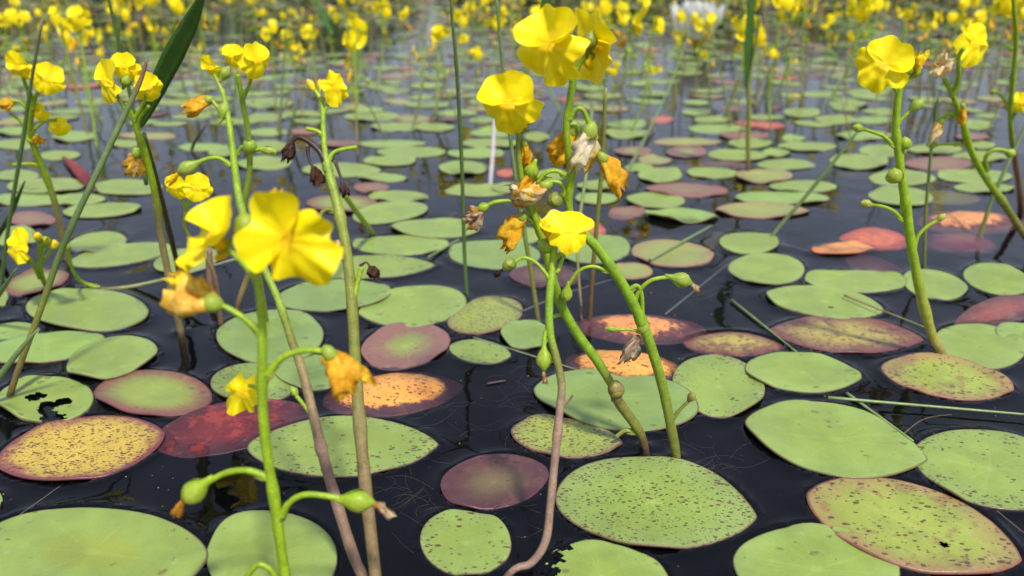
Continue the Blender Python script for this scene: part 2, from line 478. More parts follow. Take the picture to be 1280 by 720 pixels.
def flower_shapes(seed, lw=1.0, ll=0.56, ul=0.5, uw=0.72, droop=0.3, cup=0.25, hi=True, nl=0.10, nu=0.14, wv=1.0):
    """returns dict name -> (verts, faces, cols), local: x right, y up, z out of the mouth"""
    rnd = random.Random(seed)
    ph = [rnd.uniform(0, 6.28) for _ in range(6)]
    nA, nR = (40, 12) if hi else (10, 3)
    lop = rnd.uniform(-0.08, 0.08)
    def Rl(a, u):
        b = a / R(112)
        base = 0.50 * lw * (abs(b) ** 2) + ll * (1 - abs(b) ** 2)
        lobes = 1.03 - nl * math.exp(-((abs(b + lop) - 0.40) / 0.11) ** 2) - 0.05 * math.exp(-((b - lop * 3) / 0.08) ** 2)
        base *= 1 - 0.45 * sst(0.80, 1.0, abs(b))
        return base * lobes * (1 + 0.022 * math.sin(9 * a + ph[0]) + 0.016 * math.sin(19 * a + ph[1]) + lop * b)
    def zl(a, q, u, x, y):
        wav = 0.055 * math.sin(5.2 * a + ph[2]) + 0.028 * math.sin(11 * a + ph[3])
        return 0.10 * math.sin(q * 1.9) - droop * q ** 2.2 * (0.35 + 0.65 * math.cos(a * 0.7)) + wav * wv * q ** 2.6 * 0.9 + 0.075 * math.exp(-((x / 0.15) ** 2 + ((y + 0.075) / 0.075) ** 2)) + 0.024 * wv * math.sin(a * 13 + ph[1]) * q ** 4 + 0.014 * noise.noise(Vector((x * 9, y * 9, seed)))
    vl, fl, ql = lip(-R(112), R(112), Rl, nA, nR, zl, seed)
    cl = [mixc(YEL2, YEL, sst(0.1, 0.5, q)) for (u, q) in ql]
    cl = [mixc(c, (0.95, 0.66, 0.002), 0.45 * max(0, noise.noise(Vector((v.x * 5, v.y * 5, seed + 4))))) for c, v in zip(cl, vl)]
    cl = [tuple(k * (1 - 0.09 * abs(math.sin(u * 19)) ** 6 * (0.3 + 0.7 * q)) for k in c) for c, (u, q) in zip(cl, ql)]
    cl = [mixc(c, (0.60, 0.17, 0.008), min(0.75, (1.3 if hi else 0.4) * math.exp(-((v.y + 0.035) / 0.02) ** 2) * math.exp(-(v.x / 0.13) ** 2) * max(0, 0.45 + noise.noise(Vector((v.x * 28, 0, seed)))))) for c, v in zip(cl, vl)]
    def Ru(a, u):
        b = a / R(106)
        base = 0.5 * uw * (abs(b) ** 2.6) + ul * (1 - abs(b) ** 2.6)
        base *= 1 - 0.50 * sst(0.76, 1.0, abs(b))
        return base * (1.04 - nu * math.exp(-((b + lop * 2) / 0.13) ** 2) + 0.03 * math.sin(8 * a + ph[4]))
    def zu(a, q, u, x, y):
        return -0.02 - 0.05 * q + cup * q * q * (0.25 + 0.9 * (abs(a) / R(106)) ** 2) * 0.8 + wv * 0.045 * math.sin(4.6 * a + ph[5]) * q * q + 0.014 * math.sin(12 * a + ph[1]) * q ** 3 + 0.008 * noise.noise(Vector((x * 9, y * 9, seed + 9)))
    vu, fu, qu = lip(-R(106), R(106), Ru, nA, nR, zu, seed, flip=-1)
    vu = [v + Vector((0, 0.0, 0.0)) for v in vu]
    cu = [mixc(YEL2, YEL, sst(0.05, 0.45, q)) for (u, q) in qu]
    # spur under and behind the lower lip
    vsu, fsu, csu = tube([Vector((0, -0.04, 0.02)), Vector((0, -0.12, -0.13)), Vector((0, -0.24, -0.16)), Vector((0, -0.33, -0.11))], [0.10, 0.085, 0.06, 0.03],
                         [YEL2, YEL2, YEL2, (0.8, 0.5, 0.01)], 8 if hi else 5, 3 if hi else 1)
    # calyx: two small green sepals cupped behind
    vc, fc, cc = [], [], []
    for sgn in (1, -1):
        o = len(vc)
        nu, nv = (8, 5) if hi else (4, 2)
        for j in range(nv + 1):
            q = j / nv
            for i in range(nu + 1):
                u = i / nu * 2 - 1
                wdt = 0.16 * math.sin(math.pi * (0.18 + 0.82 * q)) + 0.015
                vc.append(Vector((u * wdt, sgn * (0.03 + 0.16 * q) - 0.02, -0.17 + 0.10 * q + 0.05 * (u * u) * (1 - q))))
                cc.append(mixc((0.20, 0.32, 0.02), (0.28, 0.34, 0.03), q))
        for j in range(nv):
            for i in range(nu):
                a = o + j * (nu + 1) + i
                fc.append((a, a + 1, a + nu + 2, a + nu + 1))
    return {'lower_lip': (vl, fl, cl), 'upper_lip': (vu, fu, cu), 'spur': (vsu, fsu, csu), 'calyx': (vc, fc, cc)}

def face_matrix(az, el, roll):
    az, el, roll = R(az), R(el), R(roll)
    z = Vector((math.sin(az) * math.cos(el), -math.cos(az) * math.cos(el), math.sin(el)))
    x = Vector((0, 0, 1)).cross(z).normalized()
    y = z.cross(x)
    x2 = x * math.cos(roll) + y * math.sin(roll)
    y2 = -x * math.sin(roll) + y * math.cos(roll)
    return Matrix((x2, y2, z)).transposed()

def crumple(p, d, L, W, seed, pal, seg=16, rings=11, curl=0.25):
    """a wilted corolla: a folded, twisted sack hanging from p along d"""
    d = Vector(d).normalized(); x = d.orthogonal().normalized(); y = d.cross(x)
    rnd = random.Random(seed)
    v, f, c = [], [], []
    off = Vector((rnd.uniform(0, 50), rnd.uniform(0, 50), rnd.uniform(0, 50)))
    bend = x * rnd.uniform(-1, 1) + y * rnd.uniform(-1, 1)
    for j in range(rings + 1):
        q = j / rings
        prof = 0.30 + 0.72 * math.sin(math.pi * min(1, q * 0.62 + 0.06)) - 0.18 * sst(0.75, 1.0, q)
        ctr = Vector(p) + d * (L * q) + bend * (curl * L * q * q)
        tw = 0.9 * q * rnd.choice((1, 1))
        for s in range(seg):
            a = 2 * math.pi * s / seg
            n1 = noise.noise(Vector((math.cos(a) * 1.7, math.sin(a) * 1.7, q * 2.4)) + off)
            n2 = noise.noise(Vector((math.cos(a) * 4.5, math.sin(a) * 4.5, q * 6)) + off)
            fold = 0.26 * math.cos(3 * a + off.x + 3 * q) + 0.22 * math.cos(7 * a + off.y - 2 * q)
            r = W * 0.5 * prof * max(0.14, 1 + 0.60 * n1 + 0.35 * n2 + fold * sst(0.1, 0.5, q))
            v.append(ctr + (x * math.cos(a + tw) + y * math.sin(a + tw) * 0.60) * r + d * (L * (0.16 * n1 * q + 0.55 * n2 * q ** 4)))
            k = noise.noise(Vector((math.cos(a) * 1.2, math.sin(a) * 1.2, q * 1.8)) + off * 1.7) * 0.9 + 0.5 + 0.3 * n2
            k = min(0.999, max(0, k)) * (len(pal) - 1)
            i = int(k)
            c.append(mixc(pal[i], pal[i + 1], k - i))
    for j in range(rings):
        for s in range(seg):
            s2 = (s + 1) % seg
            f.append((j * seg + s, j * seg + s2, (j + 1) * seg + s2, (j + 1) * seg + s))
    f.append(tuple(reversed(range(seg))))
    return v, f, c

PAL_Y = [YEL2, (0.88, 0.55, 0.008), ORG, (0.85, 0.52, 0.02)]
PAL_O = [(0.85, 0.47, 0.015), ORG, (0.86, 0.55, 0.03), (0.66, 0.25, 0.02)]
PAL_W = [(0.88, 0.56, 0.02), (0.84, 0.62, 0.22), (0.80, 0.70, 0.48), (0.82, 0.40, 0.03), (0.50, 0.20, 0.03)]
PAL_B = [(0.50, 0.26, 0.05), (0.24, 0.10, 0.03), (0.65, 0.50, 0.30), (0.12, 0.05, 0.02)]
PAL_D = [(0.07, 0.028, 0.018), (0.035, 0.014, 0.010), (0.10, 0.04, 0.022)]

# ------------------------------------------------------------------ the pads, as seen: centre, half axes, tilt (photo pixels -> water plane)
# kind letter picks the leaf skin; opts: pl / pr = pointed ends, shape = how it lies in the water
PADS = [
 (115,692,143,57,2,'V',{}, 'very large plain green lily pad with a yellowish patch in its middle'),
 (340,700,82,60,0,'G',{}, 'large round green lily pad under the arching bud stalks, crossed by stem shadows'),
 (582,680,58,41,8,'s',{}, 'small rounded green lily pad with reddish flecks beside the pink curved stem'),
 (752,726,84,44,4,'G',dict(holes=[(-0.74,-0.50,0.20),(-0.95,-0.15,0.28),(-0.58,-0.82,0.15),(-0.70,-0.12,0.12)]), 'green lily pad with a ragged bite out of its edge'),
 (820,632,128,57,6,'S',dict(pr=.25), 'large olive green lily pad evenly covered in brown specks'),
 (1021,712,105,56,5,'G',{}, 'large plain green lily pad beside the tan blushed pad'),
 (1142,660,142,53,17,'T',dict(pr=.22,pl=.12,holes=[(0.30,0.28,0.045)]), 'large tan and yellow-green lily pad with one small black hole'),
 (1045,553,117,45,12,'G',dict(pr=.3,pl=.12), 'long plain green lily pad with a pale oval mark'),
 (1238,588,100,48,12,'s',dict(pl=.15), 'bright green lily pad sprinkled with fine brown specks beside the floating straws'),
 (430,560,120,38,-1,'s',dict(pr=.35,pl=.1), 'long green lily pad with a white fleck, crossed by the brown stems'),
 (771,502,105,38,7,'H',dict(pl=.1,pr=.1), 'broad blue-green lily pad streaked by shadows behind the tall stems'),
 (898,484,59,39,8,'s',dict(pb=.25), 'yellow-green rounded lily pad with specks along its edge'),
 (1004,468,73,25,5,'G',dict(pr=.2), 'smooth green lily pad between the spotted maroon pad and the long pad'),
 (1183,475,84,25,10,'T',dict(pl=.1,pr=.2), 'tan lily pad with mauve edges below the foot of the leaning stem'),
 (1224,434,58,29,8,'G',{}, 'smooth egg-shaped green lily pad at the foot of the leaning stem'),
 (1276,417,33,13,6,'L',{}, 'small lime lily pad beside the folded red leaf'),
 (1057,420,97,24,4,'Q',dict(pl=.3,pr=.3), 'long pointed maroon and yellow mottled lily pad under a straw'),
 (917,430,65,15,2,'Q',dict(pl=.2,pr=.2,shape='low'), 'narrow brown and maroon lily pad lying low in the water'),
 (1031,379,74,20,7,'G',dict(pr=.15,holes=[(0.08,0.32,0.06)]), 'green lily pad with a small hole and a brown bruised end'),
 (1069,353,64,14,3,'G',{}, 'narrow smooth green lily pad touching the bruised pad'),
 (1168,357,41,18,10,'G',{}, 'small green lily pad right behind the leaning stem'),
 (1247,350,44,19,10,'G',{}, 'green lily pad beside dark reflections of stems'),
 (1247,391,56,15,-14,'E',dict(shape='tilt',pl=.3), 'folded coral and mauve leaf slanting out of the water'),
 (958,338,48,20,2,'G',{}, 'neat round green lily pad beside open dark water'),
 (1096,333,41,14,18,'U',dict(shape='sub',pr=.2,pl=.2), 'dark purple lily pad just under the surface'),
 (1093,300,45,11,3,'C',dict(shape='tilt',pl=.35), 'coral red leaf tip rising out of the water'),
 (1053,313,40,8,-4,'A',dict(pl=.3,pr=.2), 'narrow amber lily pad'),
 (1200,302,46,14,5,'U',dict(shape='dome'), 'sunken purple lily pad with a dry peach patch'),
 (1215,275,68,15,0,'o',dict(shape='dome'), 'sunken purple lily pad with a large jagged orange dry patch'),
 (936,305,37,14,2,'G',{}, 'small round green lily pad next to the sloping straw'),
 (841,318,52,17,4,'K',{}, 'pale dull green lily pad under a sloping grass blade'),
 (790,341,26,10,0,'K',{}, 'small dull green lily pad at the lower end of the sloping blade'),
 (742,313,46,18,-2,'H',{}, 'round blue-green lily pad behind the green slanting stem'),
 (680,347,44,13,2,'P',{}, 'rosy purple lily pad behind the three tall stems'),
 (618,319,58,18,2,'H',{}, 'blue-green lily pad beside the upright rush'),
 (658,421,32,18,0,'H',{}, 'small blue-green lily pad touching the speckled pad'),
 (607,397,48,22,-12,'D',{}, 'heavily speckled olive lily pad with a maroon edge'),
 (600,440,39,15,6,'s',dict(pr=.2), 'small lime lily pad with a few specks at one end'),
 (516,385,69,24,-6,'G',dict(pl=.2), 'smooth green lily pad at the foot of the upright rush'),
 (507,433,57,28,-10,'B',{}, 'brownish mauve lily pad with a green glow in the middle'),
 (490,488,88,27,-6,'O',dict(shape='dome',pr=.15), 'orange speckled lily pad with sunken purple edges'),
 (417,371,73,20,-3,'H',{}, 'green lily pad behind the thick olive stem'),
 (338,423,68,34,0,'H',{}, 'round blue-green lily pad behind the big yellow flower'),
 (390,466,48,23,2,'H',{}, 'green lily pad half hidden behind the thick olive stem'),
 (318,481,55,26,0,'S',{}, 'speckled green lily pad behind the small ragged yellow flower'),
 (192,494,74,29,2,'M',{}, 'green lily pad with a mauve rim and pale radiating veins'),
 (57,501,61,29,-2,'G',dict(holes=[(-0.26,-0.10,0.13),(-0.12,-0.16,0.15),(0.02,0.22,0.16),(0.22,0.24,0.14),(0.40,0.14,0.15),(-0.02,0.42,0.17),(0.02,0.66,0.20),(0.10,0.92,0.26)]), 'torn green lily pad with black ragged holes'),
 (100,563,109,40,-10,'Y',dict(pl=.15,pr=.15), 'large yellow lily pad densely spotted with maroon'),
 (290,535,100,27,-11,'R',dict(shape='tilt'), 'dark red leaf slanting down into the water'),
 (140,450,58,26,-13,'G',{}, 'pale green oval lily pad beside the mauve-rimmed pad'),
 (57,437,78,18,-7,'L',dict(pr=.15), 'long lime lily pad crossed by two rush stalks'),
 (14,414,36,12,-4,'L',dict(shape='low'), 'small lime lily pad tucked behind the long lime pad'),
 (110,389,77,27,2,'G',{}, 'broad green lily pad under the creeping flower stalk'),
 (45,355,43,15,-12,'M',dict(pl=.1,pr=.1), 'green lily pad with mauve ends under the creeping flower'),
 (151,320,68,13,-8,'G',dict(pl=.1,pr=.1), 'long slim green lily pad with a brown flecked edge'),
 (122,304,37,13,-6,'G',{}, 'small green lily pad touching the long slim pad'),
 (234,327,43,15,-10,'G',{}, None),
 (128,264,50,9,-4,'G',{}, None), (98,251,34,7,-1,'G',{}, None), (38,275,32,9,2,'W',{}, None), (18,297,30,13,0,'G',{}, None),
 (36,250,52,8,0,'L',{}, None), (58,234,49,10,-2,'G',{}, None), (160,235,44,10,0,'G',{}, None),
 (462,335,82,15,-2,'s',dict(pr=.3), 'yellow-green lily pad with a brown withered flower over it'),
 (500,307,60,13,0,'G',{}, None), (545,287,55,12,1,'G',{}, None), (488,267,48,13,-7,'G',{}, None), (498,246,38,7,0,'G',{}, None),
 (428,256,45,11,2,'M',{}, None), (464,235,22,7,0,'W',{}, None), (478,222,32,6,2,'L',{}, None), (426,213,49,9,0,'G',{}, None),
 (487,202,33,6.5,0,'G',{}, None), (514,191,44,6.5,0,'G',{}, None), (490,180,43,5,0,'L',{}, None), (580,211,31,9,0,'G',{}, None),
 (596,239,40,7.5,0,'G',{}, None), (595,193,35,6,0,'L',{}, None), (495,159,32,5.5,0,'G',{}, None), (543,160,26,5,0,'G',{}, None),
 (615,180,38,6,0,'G',{}, None), (615,167,28,6,0,'L',{}, None), (632,236,18,6,0,'G',{}, None), (632,217,12,5,0,'C',{}, None),
 (335,147,24,5,0,'G',{}, None), (335,166,24,5,0,'L',{}, None), (334,184,26,8,0,'G',{}, None), (330,205,35,8,-1,'G',{}, None),
 (335,129,32,7,0,'G',{}, None), (380,165,20,4,0,'W',{}, None), (378,143,28,4,0,'G',{}, None), (465,146,35,6,0,'G',{}, None),
 (424,180,27,5,0,'W',{}, None), (572,142,25,4,0,'L',{}, None), (560,150,12,3,0,'P',{}, None),
 (18,165,24,5,0,'L',{}, None), (22,181,29,6.5,0,'G',{}, None), (76,195,25,6,-2,'G',{}, None), (93,171,28,7,-2,'L',{}, None),
 (22,220,27,7,0,'G',{}, None), (185,171,35,4,0,'K',{}, None), (157,180,20,5,0,'G',{}, None), (255,185,32,5,0,'L',{}, None),
 (279,192,18,5,0,'G',{}, None), (170,205,32,10,0,'U',dict(shape='sub'), None),
 (783,156,25,5.5,0,'L',{}, None), (784,168,28,6,0,'G',{}, None), (827,150,15,4,0,'C',{}, None), (859,178,43,5,0,'K',{}, None),
 (858,191,26,7,0,'B',{}, None), (791,190,23,6,0,'B',{}, None), (818,201,21,5.5,2,'K',{}, None), (799,210,18,5.5,0,'G',{}, None),
 (825,220,28,9.5,0,'G',{}, None), (858,238,52,9,2,'W',dict(pl=.15,pr=.15), 'rosy brown narrow lily pad among plain green ones'),
 (896,161,36,6,0,'L',{}, None), (890,150,23,4.5,0,'G',{}, None), (922,195,37,7,1,'G',{}, None), (857,207,17,5,0,'U',dict(shape='sub'), None),
 (903,205,31,5,0,'P',dict(shape='low'), None), (891,217,33,6.5,1,'G',{}, None), (938,180,27,6,0,'G',{}, None), (930,170,32,4.5,0,'W',{}, None),
 (870,141,18,4,0,'L',{}, None), (955,221,36,9,0,'K',{}, None), (671,171,16,6,0,'G',{}, None), (690,220,22,6,0,'G',{}, None),
 (745,233,24,6,0,'G',{}, None), (745,249,27,7,1,'L',{}, None), (820,251,37,10.5,2,'G',{}, None), (784,265,24,7.5,-4,'W',dict(shape='low'), None),
 (852,271,47,9,2,'L',dict(pl=.2,pr=.2,shape='curl',pb=.3), 'yellow-green lily pad with one curled pointed edge'),
 (953,264,60,9.5,1,'K',dict(pr=.2), 'khaki lily pad with a brown burnt edge'), (977,248,59,8.5,1,'L',{}, None),
 (900,293,20,12,12,'K',dict(shape='deep'), None), (797,289,11,5,0,'P',dict(shape='sub'), None), (740,287,18,8,10,'C',{}, None), (655,295,22,10,0,'G',{}, None),
 (1009,184,37,6,0,'G',{}, None), (970,192,18,5,0,'L',{}, None), (983,206,37,7,0,'G',{}, None), (1003,234,43,7.5,1,'G',{}, None),
 (1073,203,37,10,2,'G',{}, None), (1103,189,30,8,0,'G',{}, None), (1128,223,42,10,0,'G',{}, None), (1126,247,41,11.5,4,'G',{}, None),
 (1172,205,43,8.5,0,'W',{}, None), (1218,221,47,9,1,'G',{}, None), (1230,236,38,6,1,'G',{}, None), (1180,244,46,8,3,'K',dict(shape='sub'), None),
 (1225,196,35,6,1,'G',{}, None), (1168,187,34,6.5,0,'G',{}, None), (1080,170,34,6,0,'L',{}, None), (992,174,15,4,0,'L',{}, None),
 (1044,150,28,5.5,0,'G',{}, None), (1002,142,23,5.5,0,'G',{}, None), (1060,131,25,5,0,'G',{}, None), (1085,116,27,4.5,0,'G',{}, None),
 (1223,157,18,6,0,'G',{}, None), (1215,172,22,4,0,'W',{}, None), (1226,182,18,4,0,'G',{}, None), (1028,118,25,4,0,'G',{}, None),
 (968,134,10,4,0,'P',{}, None), (1092,151,26,4.5,0,'L',{}, None), (800,407,84,18,2,'o',dict(shape='dome'), 'sunken maroon lily pad with a peach dry middle behind the slanting stem'),
 (786,452,80,29,6,'O',dict(shape='dome2'), 'sunken maroon lily pad with a big bright orange dry patch'),
 (708,549,71,24,6,'D',dict(pr=.2), 'yellow-green lily pad thick with maroon specks behind the pink curved stem'),
 (618,603,69,33,-9,'P',{}, 'rosy purple oval lily pad with a faint green centre'),
 (-2,628,6,10,0,'G',{}, None), (2,374,9,10,0,'G',{}, None),
]
KIND_DESC = {'V': 'green', 'G': 'plain green', 'H': 'blue-green', 'L': 'lime green', 'S': 'speckled green', 's': 'lightly specked green', 'D': 'densely specked', 'Y': 'yellow spotted',
             'T': 'tan blushed', 'K': 'khaki', 'M': 'mauve rimmed green', 'B': 'brown and mauve', 'P': 'rosy purple', 'U': 'sunken dark purple', 'Q': 'maroon mottled',
             'O': 'orange', 'o': 'burnt orange', 'A': 'amber', 'C': 'coral red', 'E': 'mauve coral', 'R': 'dark red', 'W': 'rosy brown'}
N_OUT = 56

def outline_px(cx, cy, rx, ry, rot, opts, n=N_OUT):
    pl, pr, pb = opts.get('pl', 0), opts.get('pr', 0), opts.get('pb', 0)
    rnd = random.Random(int(cx * 31 + cy * 7))
    a1, a2, a3 = rnd.uniform(0, 6.28), rnd.uniform(0, 6.28), rnd.uniform(0, 6.28)
    ca, sa = math.cos(R(rot)), math.sin(R(rot))
    out = []
    for i in range(n):
        t = 2 * math.pi * i / n
        c, s = math.cos(t), math.sin(t)
        p = pr if c > 0 else pl
        e = abs(s) ** (p * 2.0) if p else 1.0
        k = 1 + 0.010 * math.sin(2 * t + a1) + 0.008 * math.sin(3 * t + a2) + 0.006 * math.sin(5 * t + a3)
        x = rx * c * k
        y = ry * s * e * k
        if pb and s > 0: y *= 1 - pb * (1 - abs(s)) * 0.8
        out.append((cx + x * ca - y * sa, cy + x * sa + y * ca))
    return out

def pad_mesh_data(ctr, ring, z0, opts, seed, fine=False, rot=0.0, cheap=False):
    """ring: outline on the water plane relative to ctr. Returns verts (relative), faces, uvs"""
    n = len(ring)
    if cheap: rs = [0.0, 0.55, 0.9, 1.0]
    elif fine: rs = [i / 26 for i in range(27)]
    else: rs = [0.0, 0.22, 0.45, 0.66, 0.83, 0.93, 0.98, 1.0]
    shape = opts.get('shape', 'flat')
    amp = 0.0009 if not cheap else 0.0004
    v, uv, f = [], [], []
    size = max(math.hypot(p[0], p[1]) for p in ring)
    for j, r in enumerate(rs):
        for i in range(n):
            x, y = ring[i][0] * r, ring[i][1] * r
            t = 2 * math.pi * i / n
            u_, v_ = r * math.cos(t), r * math.sin(t)
            nz = noise.noise(Vector((x * 22 + seed, y * 22, seed * 0.37)))
            nz2 = noise.noise(Vector((x * 90 + seed, y * 90, seed * 0.61)))
            z = z0 + amp * nz + 0.00025 * nz2 - 0.0003 * sst(0.96, 1.0, r)
            # slow wave of the margin, and the shallow dimple over the stalk
            z += 0.0004 * r * r * math.sin(2 * t + seed) - 0.0004 * math.exp(-(r / 0.15) ** 2)
            lift = max(0.0, noise.noise(Vector((math.cos(t) * 1.1 + seed * 2.3, math.sin(t) * 1.1, 7.7))) - 0.12)
            z += 0.0055 * lift * sst(0.62, 1.0, r) * (0.4 if cheap else 1.0)
            if shape == 'low': z += -0.0008 - 0.0012 * sst(0.7, 1, r)
            elif shape == 'sub': z = -0.0022 + 0.001 * nz
            elif shape == 'deep': z = -0.008 + 0.002 * nz
            elif shape == 'dome': z = 0.0034 * (1 - (r / 0.76) ** 2) + 0.0014 * nz + 0.0010 * nz2
            elif shape == 'dome2': z = 0.0042 * (1 - (math.hypot(u_ + 0.05, (v_ + 0.22) * 1.1) / 0.70) ** 2) + 0.0016 * nz + 0.0012 * nz2
            elif shape == 'tilt': z = 0.0022 - 0.0042 * (-v_ * 0.5 + 0.5) ** 1.5 + 0.0016 * math.cos(u_ * 2.0) - 0.0006 + 0.0008 * nz2
            elif shape == 'curl': z += 0.006 * sst(0.15, 1.0, -v_) * sst(0.2, 0.8, abs(u_ - 0.3)) + 0.003 * sst(0.5, 1.0, -u_)
            if 'sub' not in shape and z < -0.012: z = -0.012
            v.append((x, y, z)); uv.append((u_, v_))
            if r == 0.0: break
    def idx(j, i): return 0 if j == 0 else 1 + (j - 1) * n + (i % n)
    holes = opts.get('holes', [])
    def gone(ids):
        if not holes: return False
        cu = sum(uv[k][0] for k in ids) / len(ids); cv = sum(uv[k][1] for k in ids) / len(ids)
        for (hu, hv, hr) in holes:
            d = math.hypot(cu - hu, cv - hv) + 0.45 * hr * noise.noise(Vector((cu * 9, cv * 9, seed))) + 0.18 * hr * noise.noise(Vector((cu * 40, cv * 40, seed)))
            if d < hr: return True
        return False
    for i in range(n):
        q = (0, idx(1, i), idx(1, i + 1))
        if not gone(q): f.append(q)
    for j in range(1, len(rs) - 1):
        for i in range(n):
            q = (idx(j, i), idx(j + 1, i), idx(j + 1, i + 1), idx(j, i + 1))
            if not gone(q): f.append(q)
    # underside: a skirt and a bottom so that the leaf has thickness
    o = len(v)
    J = len(rs) - 1
    for i in range(n):
        x, y, z = v[idx(J, i)]
        v.append((x * 0.992, y * 0.992, z - 0.0012)); uv.append((math.cos(2 * math.pi * i / n), math.sin(2 * math.pi * i / n)))
    for i in range(n):
        q = (idx(J, i), o + i, o + (i + 1) % n, idx(J, i + 1))
        if not gone((idx(J, i), idx(J, i + 1))): f.append(q)
    if not holes and not cheap:
        f.append(tuple(reversed(range(o, o + n))))
    return v, f, uv

STEM_FEET = []
pad_polys = []        # outlines on the water (numpy), for the water's meniscus and for the scatter
def fix_cw(ring):
    a = 0
    for i in range(len(ring)):
        x0, y0 = ring[i]; x1, y1 = ring[(i + 1) % len(ring)]
        a += x0 * y1 - x1 * y0
    return ring if a > 0 else list(reversed(ring))

LANDMARKS = [(858,238,'the narrow rosy brown pad'), (852,271,'the curled pointed pad'), (953,264,'the khaki burnt-edged pad'), (580,250,'the straight upright rush'),
    (935,205,'the olive stalk with the dark blade'), (614,205,'the white bleached stick'), (1155,270,'the slender olive rush'), (84,310,'the pale stem with cupped flowers'),
    (105,220,'the rolled dark red leaf'), (447,190,'the blackened flower stalks'), (1020,230,'the pale leaning straw'), (1225,260,'the jagged orange patch'),
    (200,300,'the tan stem beside the dark blade'), (300,200,'the slim stem with a round fruit'), (745,240,'the olive upright stalk'), (680,225,'the drooping orange flowers'),
    (1085,160,'the lone lime stem'), (18,240,'the short dark grass stalk'), (822,150,'the small coral pad')]
rp = random.Random(3)
for k, (cx, cy, rx, ry, rot, kind, opts, label) in enumerate(PADS):
    fine = 'holes' in opts
    ctr = on_water(cx, cy)
    px = outline_px(cx, cy, rx, ry, rot, opts, 110 if fine else (N_OUT if rx > 30 else 32))
    ring = []
    for (a, b) in px:
        p = on_water(a, b); ring.append((p.x - ctr.x, p.y - ctr.y))
    # image goes clockwise -> reverse to face up, keep uv consistent by mirrored v
    ring_up = list(reversed(ring))
    z0 = 0.0007 + rp.uniform(0, 0.0011)
    v, f, uv = pad_mesh_data(ctr, ring_up, z0, {**opts, 'holes': [(a, -b, c) for a, b, c in opts.get('holes', [])]} if fine else opts, k * 1.37, fine)
    o = mk('lily_pad', v, f, PM[kind], None, None, uv)
    o.location = ctr
    if label: tag(o, label, 'lily pad', 'lily pads in the near water')
    else:
        lm = min(LANDMARKS, key=lambda q: math.hypot(q[0] - cx, (q[1] - cy) * 3))
        near = math.hypot(lm[0] - cx, (lm[1] - cy) * 3) < 130
        wd = 'small' if rx * px_m(ctr) < 0.022 else ('wide' if rx * px_m(ctr) > 0.036 else 'medium')
        rat = ry / rx / max(0.05, (ctr - CAM).normalized().z * -1)
        sh = 'narrow' if rat < 0.62 else ('oval' if rat < 0.9 else 'round')
        lb = f'{wd} {sh} {KIND_DESC[kind]} lily pad ' + (f'near {lm[2]}' if near else 'in the crowded middle water')
        tag(o, lb, 'lily pad', 'lily pads in the middle water, ' + KIND_DESC[kind])
    if opts.get('shape') in (None, 'low', 'curl'):
        pad_polys.append(np.array([(p[0] + ctr.x, p[1] + ctr.y) for p in ring_up]))

# ------------------------------------------------------------------ pads spreading back to the far water
placed = [(float(p[:, 0].mean()), float(p[:, 1].mean()), float(max(np.ptp(p[:, 0]), np.ptp(p[:, 1])) * 0.5)) for p in pad_polys]
for (cx, cy, rx, ry, *_r) in PADS:
    c = on_water(cx, cy); placed.append((c.x, c.y, rx * px_m(c)))
grid = {}
def gkey(x, y): return (int(math.floor(x / 0.12)), int(math.floor(y / 0.12)))
for q in placed: grid.setdefault(gkey(q[0], q[1]), []).append(q)
def free(x, y, r, slack=0.72):
    gx, gy = gkey(x, y)
    for i in (-1, 0, 1):
        for j in (-1, 0, 1):
            for (a, b, c) in grid.get((gx + i, gy + j), ()):
                if math.hypot(a - x, b - y) < (c + r) * slack: return False
    return True
def project(x, y, z=0.0):
    d = Vector((x, y, z)) - CAM
    dep = d.dot(FWD)
    if dep < 0.02: return (-9999, 9999)
    return (640 + F * d.x / dep, 360 - F * d.dot(UP) / dep)
rs_ = random.Random(11)
scat = []
kinds_far = ['G'] * 9 + ['L'] * 5 + ['H'] * 3 + ['K'] * 3 + ['W'] * 2 + ['P', 'B', 'C', 'M', 'T', 's']
tries = 0
while len(scat) < 2500 and tries < 60000:
    tries += 1
    Y = 0.1 + 6.6 * rs_.random() ** 1.25
    X = rs_.uniform(-1, 1) * (0.30 + 0.80 * Y)
    px_, py_ = project(X, Y)
    mg = 70 + 0.05 * F / max(0.2, Y)
    inside = -mg < px_ < 1280 + mg and py_ < 720 + mg * 0.8
    if inside and py_ > 158: continue
    r = rs_.uniform(0.022, 0.043) * (1.0 if Y > 0.7 else 1.1)
    if not free(X, Y, r, 0.74): continue
    # open lanes of water
    if noise.noise(Vector((X * 1.1, Y * 1.9, 4.2))) < -0.30 and Y > 0.8: continue
    grid.setdefault(gkey(X, Y), []).append((X, Y, r))
    scat.append((X, Y, r, rs_.choice(kinds_far), rs_.uniform(0, math.pi), rs_.uniform(0.55, 0.85), inside))
scat.sort(key=lambda s: (not s[6], s[1]))
n_single = 150
stuff = dict(v=[], f=[], uv=[], m=[])
mat_order = sorted(set(kinds_far))
